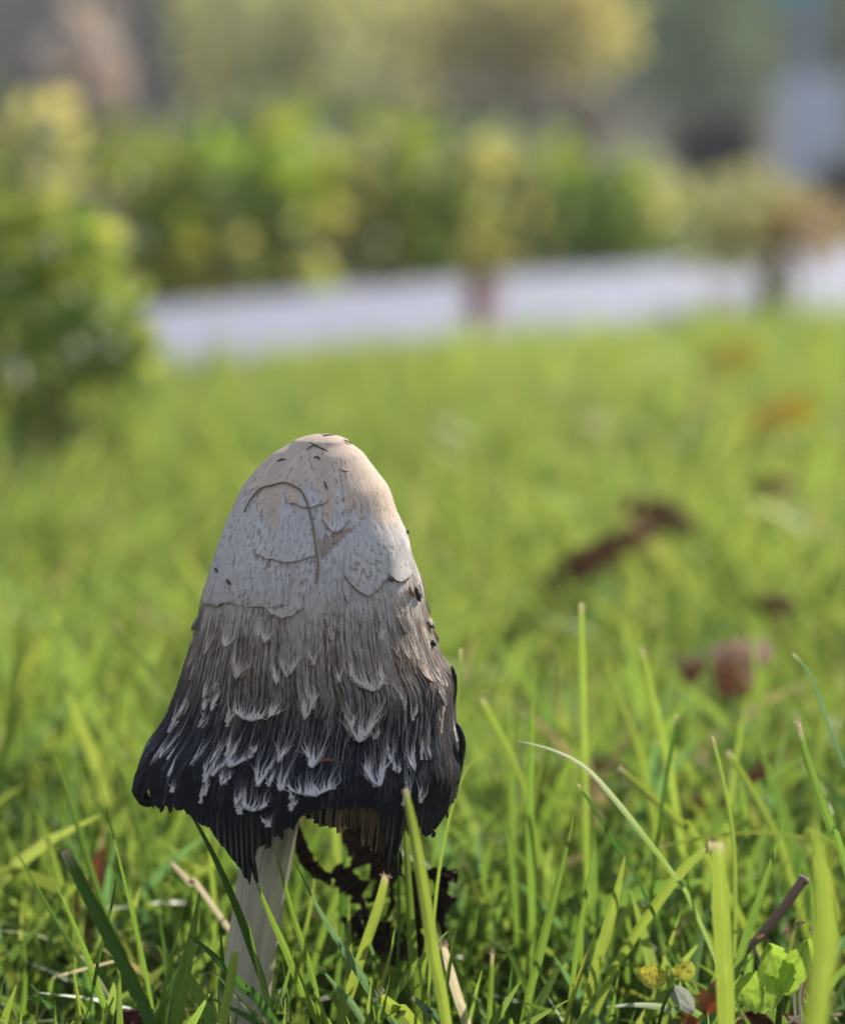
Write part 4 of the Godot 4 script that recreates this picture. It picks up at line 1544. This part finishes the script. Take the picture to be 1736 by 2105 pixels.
	blade("blade with a frayed tan tip hanging over the right border", [1638, 1486, 1655, 1550, 1678, 1622, 1706, 1700, 1740, 1790], 21, 0.0, "green", "frayed")
	blade("thin grey blue blade curving above the frayed blade", [1629, 1344, 1668, 1394, 1700, 1484, 1734, 1575, 1760, 1660], 9, -0.020, "blue", "dry")
	blade("very broad blurred blade nearest the camera at the right border", [1668, 1690, 1690, 1800, 1694, 1960, 1672, 2120], 62, 0.115, "lime")
	blade("bluish blade curving in at the lower right corner", [1760, 1890, 1705, 1985, 1670, 2090], 32, 0.060, "blue")
	blade("thin pale stem lying almost level across the grass", [1350, 1742, 1430, 1725, 1540, 1712, 1650, 1722, 1745, 1752], 7, -0.035, "olive", "dry")
	blade("blurred yellow green blade with a cream tip right of the cap", [990, 1436, 1016, 1490, 1060, 1580, 1090, 1690], 18, -0.06, "lime", "cut")
	blade("short dry tipped blade at the bottom, left of the sharp blades", [1011, 1962, 1008, 2040, 1004, 2115], 13, 0.004, "green", "frayed")
	blade("straw coloured blade frayed into whiskers under the withered leaf", [912, 1945, 926, 2000, 944, 2060, 962, 2120], 24, 0.002, "straw", "frayed")
	blade("thick blade with a torn cream end low in front of the withered leaf", [778, 2046, 815, 2082, 860, 2125], 40, 0.020, "lime", "cut", 0.3)
	blade("short dark needle right of the tallest upright blade's foot", [1391, 1470, 1378, 1545, 1366, 1620, 1352, 1720], 11, -0.030, "deep", "dry")
	blade("leaf with a drooping cream tip in the middle of the right grass", [1272, 1580, 1330, 1630, 1400, 1694, 1450, 1760], 22, -0.035, "lime", "cut")
	blade("dull grey green blurred blade right of the stem's grass", [985, 1690, 982, 1800, 990, 1920, 1000, 2010], 24, -0.055, "blue")
	blade("low arched blade bowing over the spotted clover", [1226, 2010, 1250, 1990, 1300, 1985, 1345, 2010, 1372, 2050], 10, -0.006, "green", "point", 0.4)
	blade("pale blade lying flat at the bottom below the spotted clover", [1244, 2070, 1320, 2066, 1390, 2078, 1470, 2110], 20, 0.006, "pale", "point", 0.4)
	blade("bluish dark blade slanting below the stem's right side", [655, 1985, 700, 2040, 752, 2110], 16, 0.008, "blue")
	blade("bent blue green stub at the bottom near the torn cream end", [848, 2050, 880, 2080, 915, 2120], 17, 0.010, "blue", "cut")
	blade("bright slender blade rising left of the withered leaf's long shred", [862, 1760, 885, 1850, 876, 1950, 852, 2100], 13, -0.010, "lime")
	blade("green blade crossing in an X behind the torn square ended blade", [735, 1700, 715, 1770, 690, 1850, 650, 1960], 18, -0.028, "green")
	blade("upright dark blade behind the stem's right side", [712, 1690, 708, 1760, 704, 1850, 702, 1960], 17, -0.024, "deep")
	blade("light green blade just left of the stem in the background", [424, 1674, 432, 1760, 440, 1850, 442, 1960], 15, -0.040, "lime")
	blade("blurred lime blade left of the fat cream tipped blade", [1240, 1345, 1262, 1420, 1300, 1510, 1330, 1620], 20, -0.085, "lime")
	blade("dark slender blade just right of the dark ridged blade", [1040, 1700, 1052, 1790, 1060, 1880, 1064, 1990], 15, -0.038, "green")
	blade("pointed blade rising at the left border above the dry stems", [60, 1640, 96, 1720, 128, 1830, 150, 1950], 14, -0.05, "lime")
	blade("thin upright blade just left of the spear shaped blade's tip", [388, 1890, 384, 1960, 378, 2040, 374, 2120], 11, -0.012, "green")
	blade("thin lime blade rising between the long straight blade and the short dark blade", [262, 1800, 276, 1880, 290, 1980, 300, 2100], 10, -0.022, "lime")
	blade("slim blade leaning left across the lower end of the stem", [430, 1985, 470, 2030, 520, 2085, 550, 2125], 12, 0.020, "green")
	blade("thin blade rising right behind the stem near the withered leaf", [652, 1760, 640, 1850, 622, 1950, 612, 2080], 11, -0.020, "lime")
	blade("fine bright blade in front of the withered leaf's lowest shred", [812, 1905, 800, 1970, 780, 2040, 768, 2120], 11, 0.008, "lime")
	blade("thin green blade leaning right beside the straw coloured frayed blade", [985, 1850, 972, 1930, 955, 2020, 945, 2120], 12, -0.010, "green")
	blade("thin dark blade at the bottom between the dry tipped blade and the left trio", [1052, 1985, 1046, 2040, 1040, 2120], 11, 0.010, "deep")
	blade("lone thin blade at the far left bottom, half in shade", [46, 1900, 52, 1980, 50, 2050, 44, 2120], 13, -0.012, "green")
	blade("slim bright blade left of the narrow folded blade", [150, 1990, 160, 2050, 166, 2120], 11, 0.014, "lime")
	blade("dark green upright blade before the left edge of the stem's foot", [452, 1900, 458, 1980, 462, 2050, 466, 2125], 15, 0.016, "deep")
	blade("slender dark blade leaning left over the middle of the stem", [508, 1885, 524, 1960, 545, 2040, 572, 2125], 13, 0.020, "green")
	blade("short green blade at the stem's foot, leaning right", [604, 1955, 588, 2020, 566, 2075, 545, 2125], 15, 0.022, "green")
	blade("dark thin blade right of the short dark blade at left", [356, 1955, 352, 2020, 344, 2070, 338, 2125], 12, 0.006, "deep")
	blade("dry tan stem leaning left at the bottom left corner", [166, 1965, 200, 2010, 240, 2080, 262, 2120], 11, 0.0, "straw", "dry", 0.0, "dry_straw", "straw")
	blade("second thin tan stem crossing the dry leaning stem", [108, 2010, 180, 1990, 250, 1972], 8, -0.006, "straw", "dry", 0.0, "dry_straw", "straw")


# ---------------------------------------------------------------- fallen leaves
func leaf_piece(b: Bag, c: Vector3, ax: Vector3, sd: Vector3, l: float, w: float, curl: float, lobes: int, col: Color, col2: Color, sd_n: float, spots := 0.0, rib := true) -> void:
	var up := ax.cross(sd).normalized()
	var pts := []
	var cols := []
	var nr := 17
	var nc := 11
	for r in nr:
		var t := r / (nr - 1.0)
		var prof := pow(sin(PI * pow(clampf(t * 0.97 + 0.02, 0, 1), 0.85)), 0.6)
		if lobes > 0:
			prof *= 0.80 + 0.20 * absf(cos(PI * lobes * t)) + 0.05 * noise.get_noise_1d(t * 900 + sd_n)
		var line := []
		var lc := []
		for k in nc:
			var u := 2.0 * k / (nc - 1) - 1.0
			var x := u * w * 0.5 * prof
			var yy := curl * (u * u * w * 0.35 + 0.25 * l * pow(t - 0.4, 2.0) * 2.0) + 0.10 * w * noise.get_noise_3d(u * 120 + sd_n, t * 180, sd_n) - 0.04 * w * (1.0 - absf(u))
			line.append(c + ax * (t - 0.5) * l + sd * x + up * yy)
			var m := col.lerp(col2, clampf(0.5 + noise.get_noise_3d(u * 200, t * 260, sd_n + 40), 0, 1))
			if rib and k == nc / 2:
				m = mul(m, 0.65)
			elif rib and (r + absi(k - nc / 2)) % 4 == 0:
				m = mul(m, 0.84)
			if spots > 0.0 and noise.get_noise_3d(u * 420 + sd_n * 3, t * 520, sd_n) > 0.42 - spots:
				m = Color(0.10, 0.045, 0.02)
			lc.append(m)
		pts.append(line)
		cols.append(lc)
	b.grid(pts, cols)


func fallen(label: String, x: float, y: float, h: float, l: float, w: float, ax: Vector3, sd: Vector3, curl: float, col: Color, col2: Color, z := 999.0) -> void:
	var p := gp(x, y, h) if z > 900.0 else vp(x, y, z)
	var o := root("fallen_leaf", p)
	var b := Bag.new()
	var a := ax.normalized()
	var s := (sd - a * sd.dot(a)).normalized()
	leaf_piece(b, Vector3.ZERO, a, s, l, w, curl, 5, col, col2, x * 1.7)
	put("leaf_blade", b.mesh(), dry_mat, o)
	b = Bag.new()
	tube(b, [-a * l * 0.48, -a * l * 0.62 + Vector3(0, -0.001, 0), -a * l * 0.8 + Vector3(0, -0.003, 0)], 0.0007, 0.0005, mul(col, 0.8), mul(col, 0.8), 5, 5)
	put("stalk", b.mesh(), dry_mat, o)
	tag(o, label, "leaf", "fallen autumn leaves in the grass")


func fallen_leaves() -> void:
	var red := Color(0.22, 0.085, 0.06)
	var mauve := Color(0.32, 0.19, 0.18)
	var dark := Color(0.045, 0.03, 0.02)
	var orange := Color(0.50, 0.17, 0.03)
	var gold := Color(0.62, 0.50, 0.05)
	var brown := Color(0.16, 0.085, 0.05)
	fallen("curled reddish brown leaf with a mauve back caught on the grass", 1490, 1325, 0.051, 0.026, 0.017, Vector3(0.9, 0.35, 0.1), Vector3(0.1, 0.75, 0.65), 1.4, mauve, red)
	fallen("second reddish leaf just under the curled mauve backed leaf", 1480, 1372, 0.050, 0.022, 0.014, Vector3(0.8, -0.2, 0.1), Vector3(0.1, 0.8, 0.5), 1.0, red, brown)
	fallen("long dark leaf lying in the grass right of the cap", 1215, 1130, 0.056, 0.046, 0.026, Vector3(0.8, 0.45, -0.1), Vector3(0.2, 0.7, 0.6), 0.4, dark, brown)
	fallen("small dark leaf above the long dark leaf", 1362, 1042, 0.057, 0.030, 0.022, Vector3(0.9, -0.3, -0.1), Vector3(0.2, 0.7, 0.6), 0.8, brown, dark)
	fallen("orange yellow leaf on the lawn at right, above the dark leaves", 1600, 838, 0.054, 0.046, 0.032, Vector3(0.9, 0.2, -0.4), Vector3(0.2, 0.75, 0.6), 0.5, gold, Color(0.45, 0.22, 0.04))
	fallen("small brown leaf between the dark leaf and the mauve leaf", 1592, 1232, 0.054, 0.014, 0.010, Vector3(0.8, 0.2, 0.3), Vector3(0, 0.8, 0.5), 0.8, brown, dark)
	fallen("tiny dark leaf high on the lawn at right", 1580, 990, 0.058, 0.022, 0.014, Vector3(0.8, 0.2, 0.3), Vector3(0, 0.8, 0.5), 0.8, brown, dark)
	fallen("brown leaf half buried under the white arching blade", 1215, 1562, 0.044, 0.024, 0.011, Vector3(0.95, 0.1, 0.2), Vector3(0, 0.7, 0.7), 0.8, brown, dark)
	fallen("dark brown leaf standing in the grass left of the frayed blade", 1545, 1618, 0.042, 0.018, 0.006, Vector3(0.3, 0.9, 0.2), Vector3(0.8, 0.1, 0.5), 0.8, red, dark)
	fallen("reddish brown leaf behind the diagonal cut blade", 1410, 1650, 0.038, 0.024, 0.014, Vector3(0.7, 0.5, 0.2), Vector3(-0.4, 0.7, 0.5), 0.8, red, brown)
	fallen("orange leaf glowing in the grass at left", 222, 1768, 0.020, 0.016, 0.012, Vector3(0.9, -0.3, 0.2), Vector3(0.2, 0.8, 0.5), 0.6, orange, Color(0.6, 0.28, 0.06))
	fallen("upright rust red leaf behind the thickest dark blade", 178, 1840, 0.02, 0.022, 0.006, Vector3(0.25, 0.95, 0.1), Vector3(0.9, -0.2, 0.3), 0.6, Color(0.36, 0.12, 0.04), red, -0.07)
	fallen("rust red leaf low behind the long straight blade", 186, 1965, 0.02, 0.018, 0.006, Vector3(0.3, 0.9, 0.1), Vector3(0.9, -0.2, 0.3), 0.6, Color(0.30, 0.10, 0.04), brown, -0.06)
	fallen("dim brown leaf at the left border behind the grass", 18, 1660, 0.03, 0.014, 0.008, Vector3(0.4, 0.8, 0.1), Vector3(0.9, -0.2, 0.3), 0.6, Color(0.24, 0.12, 0.09), brown)
	fallen("dark purple leaf lying at the bottom left of the stem", 262, 2088, 0.02, 0.012, 0.012, Vector3(0.8, 0.4, 0.1), Vector3(-0.3, 0.8, 0.4), 0.9, Color(0.05, 0.015, 0.02), dark, 0.0)
	fallen("brown upright leaf scrap behind the lobed green leaf", 1652, 1990, 0.02, 0.011, 0.0045, Vector3(0.1, 0.95, 0.1), Vector3(0.95, -0.1, 0.3), 1.0, Color(0.24, 0.12, 0.07), brown, -0.010)
	fallen("orange red leaf at the bottom below the spotted clover", 1440, 2088, 0.02, 0.014, 0.008, Vector3(0.5, 0.8, 0.1), Vector3(0.8, -0.5, 0.3), 0.8, Color(0.45, 0.12, 0.02), red, -0.004)
	fallen("dark red leaf on the soil under the lobed green leaf", 1560, 2086, 0.02, 0.016, 0.007, Vector3(0.95, 0.1, 0.1), Vector3(-0.1, 0.8, 0.4), 0.8, red, Color(0.09, 0.03, 0.02), -0.004)
	fallen("brown leaf under the black hem left of the stem", 375, 1728, 0.025, 0.020, 0.006, Vector3(0.9, 0.35, 0.1), Vector3(-0.2, 0.8, 0.5), 0.8, brown, Color(0.24, 0.13, 0.09))
	fallen("pale yellow leaf far out on the lawn below the shrub", 1500, 722, 0.056, 0.05, 0.03, Vector3(0.9, 0.1, -0.4), Vector3(0.1, 0.8, 0.6), 0.5, Color(0.42, 0.34, 0.08), gold)
	# twig
	var o := root("brown_twig", vp(1650, 1810, 0.0))
	var b := Bag.new()
	var at := -o.position
	tube(b, [vp(1652, 1806, 0.002) + at, vp(1612, 1862, 0.0) + at, vp(1560, 1925, -0.002) + at, vp(1500, 1990, -0.006) + at, vp(1440, 2055, -0.010) + at], 0.00105, 0.0007, Color(0.20, 0.115, 0.10), Color(0.15, 0.09, 0.065), 18, 9, 0.35)
	blob(b, [vp(1655, 1802, 0.002) + at, vp(1651, 1808, 0.002) + at, vp(1646, 1815, 0.002) + at], 0.0011, Color(0.17, 0.10, 0.09))
	put("stem", b.mesh(), plain_mat, o)
	b = Bag.new()
	tube(b, [vp(1546, 1945, -0.002) + at, vp(1556, 1965, 0.0) + at, vp(1562, 1985, 0.001) + at], 0.0005, 0.0003, Color(0.12, 0.09, 0.04), Color(0.10, 0.12, 0.03), 6, 6, 0.2)
	put("side_shoot", b.mesh(), plain_mat, o)
	tag(o, "purplish brown twig stuck slanting in the grass at right", "twig")


# ---------------------------------------------------------------- clover, lobed leaf, looped straw
func small_plants() -> void:
	var z := 0.012
	var k0 := (vp(1400, 2000, z).x - vp(1300, 2000, z).x) / 100.0
	var c := vp(1383, 2026, z)
	var o := root("clover", c)
	var tones := [[-62, 26, 64, 48, Color(0.42, 0.40, 0.05), Color(0.50, 0.42, 0.06), 0.12], [28, 46, 48, 54, Color(0.26, 0.32, 0.04), Color(0.34, 0.31, 0.05), 0.10], [30, -38, 68, 44, Color(0.22, 0.27, 0.22), Color(0.30, 0.28, 0.24), -0.05]]
	for a in tones:
		var b := Bag.new()
		var dir := Vector3(a[0], a[1], 8.0).normalized()
		var sd := Vector3(0, 0, 1).cross(dir).normalized()
		sd = (sd + Vector3(0, 0.0, 0.35)).normalized()
		leaf_piece(b, Vector3(a[0] * 0.75, a[1] * 0.75, 0) * k0, dir, sd, a[2] * k0, a[3] * k0, 0.25, 0, a[4], a[5], a[2] * 3.1, a[6])
		put("leaflet", b.mesh(), leaf_mat, o)
	var b1 := Bag.new()
	tube(b1, [Vector3.ZERO, vp(1362, 2070, z) - c, vp(1345, 2150, z - 0.004) - c], 0.00035, 0.0004, Color(0.10, 0.16, 0.03), Color(0.12, 0.16, 0.04), 8, 6)
	put("stalk", b1.mesh(), leaf_mat, o)
	tag(o, "three part clover leaf with brown spots, two leaflets yellow and one grey", "clover")

	k0 *= 1.18
	c = vp(1605, 2042, 0.016)
	o = root("lobed_leaf", c)
	var pieces := [[-18, 62, 92, 72, 0.0], [32, 70, 108, 60, 0.0], [-62, 4, 88, 76, -0.06]]
	for a in pieces:
		var b := Bag.new()
		var dir := Vector3(a[0], a[1], -6.0).normalized()
		var sd := (Vector3(0, 0, 1).cross(dir) + Vector3(0, 0, 0.25)).normalized()
		leaf_piece(b, Vector3(a[0] * 0.72, a[1] * 0.72, 0) * k0, dir, sd, a[2] * k0, a[3] * k0, 0.25, 6, Color(0.28, 0.44, 0.05), Color(0.34, 0.48, 0.06), a[2] * 2.3, a[4])
		put("leaflet", b.mesh(), leaf_mat, o)
	b1 = Bag.new()
	tube(b1, [Vector3.ZERO, vp(1602, 2070, 0.016) - c, vp(1596, 2130, 0.014) - c], 0.0006, 0.0007, Color(0.08, 0.14, 0.03), Color(0.08, 0.12, 0.03), 8, 6)
	put("stalk", b1.mesh(), leaf_mat, o)
	b1 = Bag.new()
	for q in 7:
		var p := Vector3([-100, -92, -40, 6, 30, 52, -70][q], [10, 38, 104, 112, 128, 118, -40][q], 3) * k0
		leaf_piece(b1, p, Vector3(0.8, 0.4, 0.2).normalized(), Vector3(-0.4, 0.8, 0.2).normalized(), 18 * k0, 9 * k0, 0.8, 0, Color(0.20, 0.11, 0.07), Color(0.30, 0.20, 0.15), q * 55.0, 0.0, false)
	put("brown_margin", b1.mesh(), dry_mat, o)
	tag(o, "bright green lobed leaf with brown nibbled margins at lower right", "leaf")

	c = vp(1640, 2110, 0.008)
	o = root("looped_straw", c)
	b1 = Bag.new()
	tube(b1, [vp(1634, 2100, 0.008) - c, vp(1630, 2040, 0.008) - c, vp(1634, 2005, 0.008) - c, vp(1650, 1984, 0.008) - c, vp(1656, 1990, 0.009) - c, vp(1646, 2020, 0.010) - c, vp(1642, 2060, 0.010) - c, vp(1648, 2120, 0.010) - c], 0.00028, 0.00035, Color(0.62, 0.58, 0.48), Color(0.56, 0.52, 0.40), 30, 6)
	put("strand", b1.mesh(), dry_mat, o)
	b1 = Bag.new()
	tube(b1, [vp(1648, 2085, 0.010) - c, vp(1630, 2096, 0.010) - c, vp(1606, 2112, 0.010) - c], 0.00035, 0.00025, Color(0.6, 0.55, 0.45), Color(0.56, 0.52, 0.40), 8, 6)
	put("strand", b1.mesh(), dry_mat, o)
	tag(o, "thin white looped dry straw beside the lobed green leaf", "straw")


# ---------------------------------------------------------------- what lies on the cap
func cap_litter() -> void:
	# dry grass strand pasted over the upper cap
	var pts := []
	for a in [[513, 1052], [524, 1028], [545, 1004], [570, 996], [592, 991], [612, 998], [628, 1010], [644, 1050], [652, 1090], [658, 1130], [662, 1165], [657, 1196]]:
		var q := on_cap(a[0], a[1])
		pts.append(cap_p(q.x, q.y, 0.0005))
	var c: Vector3 = pts[0]
	for k in pts.size():
		pts[k] -= c
	var o := root("dry_grass_strand", c)
	var b := Bag.new()
	tube(b, pts, 0.00017, 0.00024, Color(0.16, 0.12, 0.06), Color(0.22, 0.16, 0.09), 44, 7, 0.3)
	put("strand", b.mesh(), plain_mat, o)
	tag(o, "curved dry brown grass strand stuck across the upper cap", "straw")
	# dark slivers and crumbs
	var slivers := [
		["longest black sliver near the top of the cap", [[640, 908], [658, 918], [676, 927]], 3.0], ["short black sliver curling beside the longest one", [[632, 925], [642, 917], [652, 914], [662, 920]], 2.2],
		["dark crumb sitting on the very top of the cap", [[664, 893], [672, 892], [682, 894]], 4.0], ["dark bit on the cap's right shoulder near the top", [[703, 903], [712, 907], [720, 913]], 3.0],
		["dark smear left of the top slivers", [[574, 948], [584, 944], [593, 943]], 3.2], ["black speck below the top slivers", [[648, 940], [656, 938], [662, 944]], 3.5], ["forked dark speck on the right of the upper cap", [[700, 962], [708, 968], [717, 968]], 2.6],
		["dark vertical speck above the plates", [[671, 988], [674, 998], [677, 1006]], 3.2], ["brown speck on the left of the cap's middle", [[478, 1192], [486, 1200]], 7.0], ["round dark speck on the right plate", [[798, 1188], [806, 1194]], 6.0],
		["large dark crumb on the cap's right edge", [[852, 1208], [856, 1222], [860, 1236]], 10.0], ["orange brown crumb beside the large dark crumb", [[838, 1205], [843, 1216], [850, 1226]], 7.0], ["tiny crumb high on the right edge", [[834, 1090], [840, 1098]], 6.0],
		["dark crumb low on the right edge of the cap", [[884, 1316], [890, 1328]], 9.0], ["small brown crumb on the left edge of the cap", [[449, 1168], [455, 1176]], 6.0], ["reddish sliver on the lower front of the cap", [[668, 1562], [682, 1556], [694, 1560]], 7.0]]
	for a in slivers:
		var line := []
		for q in a[1]:
			var u := on_cap(q[0], q[1])
			line.append(cap_p(u.x, u.y, 0.00035))
		if line.size() == 2:
			line.insert(1, (line[0] + line[1]) / 2.0 + Vector3(0, 0.0001, 0.0002))
		var base: Vector3 = line[0]
		for k in line.size():
			line[k] -= base
		var b2 := Bag.new()
		var rr: float = a[2] * 0.000048
		var col := Color(0.035, 0.028, 0.025)
		if "orange" in a[0]:
			col = Color(0.30, 0.15, 0.05)
		elif "reddish" in a[0]:
			col = Color(0.16, 0.045, 0.03)
		elif "brown" in a[0]:
			col = Color(0.10, 0.055, 0.035)
		blob(b2, line, rr, col)
		tag(put("debris", b2.mesh(), plain_mat, null, base), a[0], "debris", "bits of dirt stuck to the mushroom cap")


func blob(b: Bag, p: Array, r: float, col: Color) -> void:
	var pts := []
	var cols := []
	for s in 9:
		var t := s / 8.0
		var c := spline(p, t)
		var g := (spline(p, t + 0.05) - spline(p, t - 0.05)).normalized()
		var side := g.cross(Vector3(0.1, 0.15, 0.98)).normalized()
		var o := side.cross(g).normalized()
		var ring := []
		var rc := []
		for k in 9:
			var a := TAU * k / 8
			var rr := r * (0.15 + 0.85 * sqrt(sin(PI * clampf(0.02 + 0.96 * t, 0, 1)))) * (1.0 + 0.7 * noise.get_noise_3d(cos(a) * 150 + c.x * 9e4, sin(a) * 150, t * 300 + r * 1e6))
			ring.append(c + (side * cos(a) + o * sin(a)) * rr)
			rc.append(col)
		pts.append(ring)
		cols.append(rc)
	b.grid(pts, cols, true)
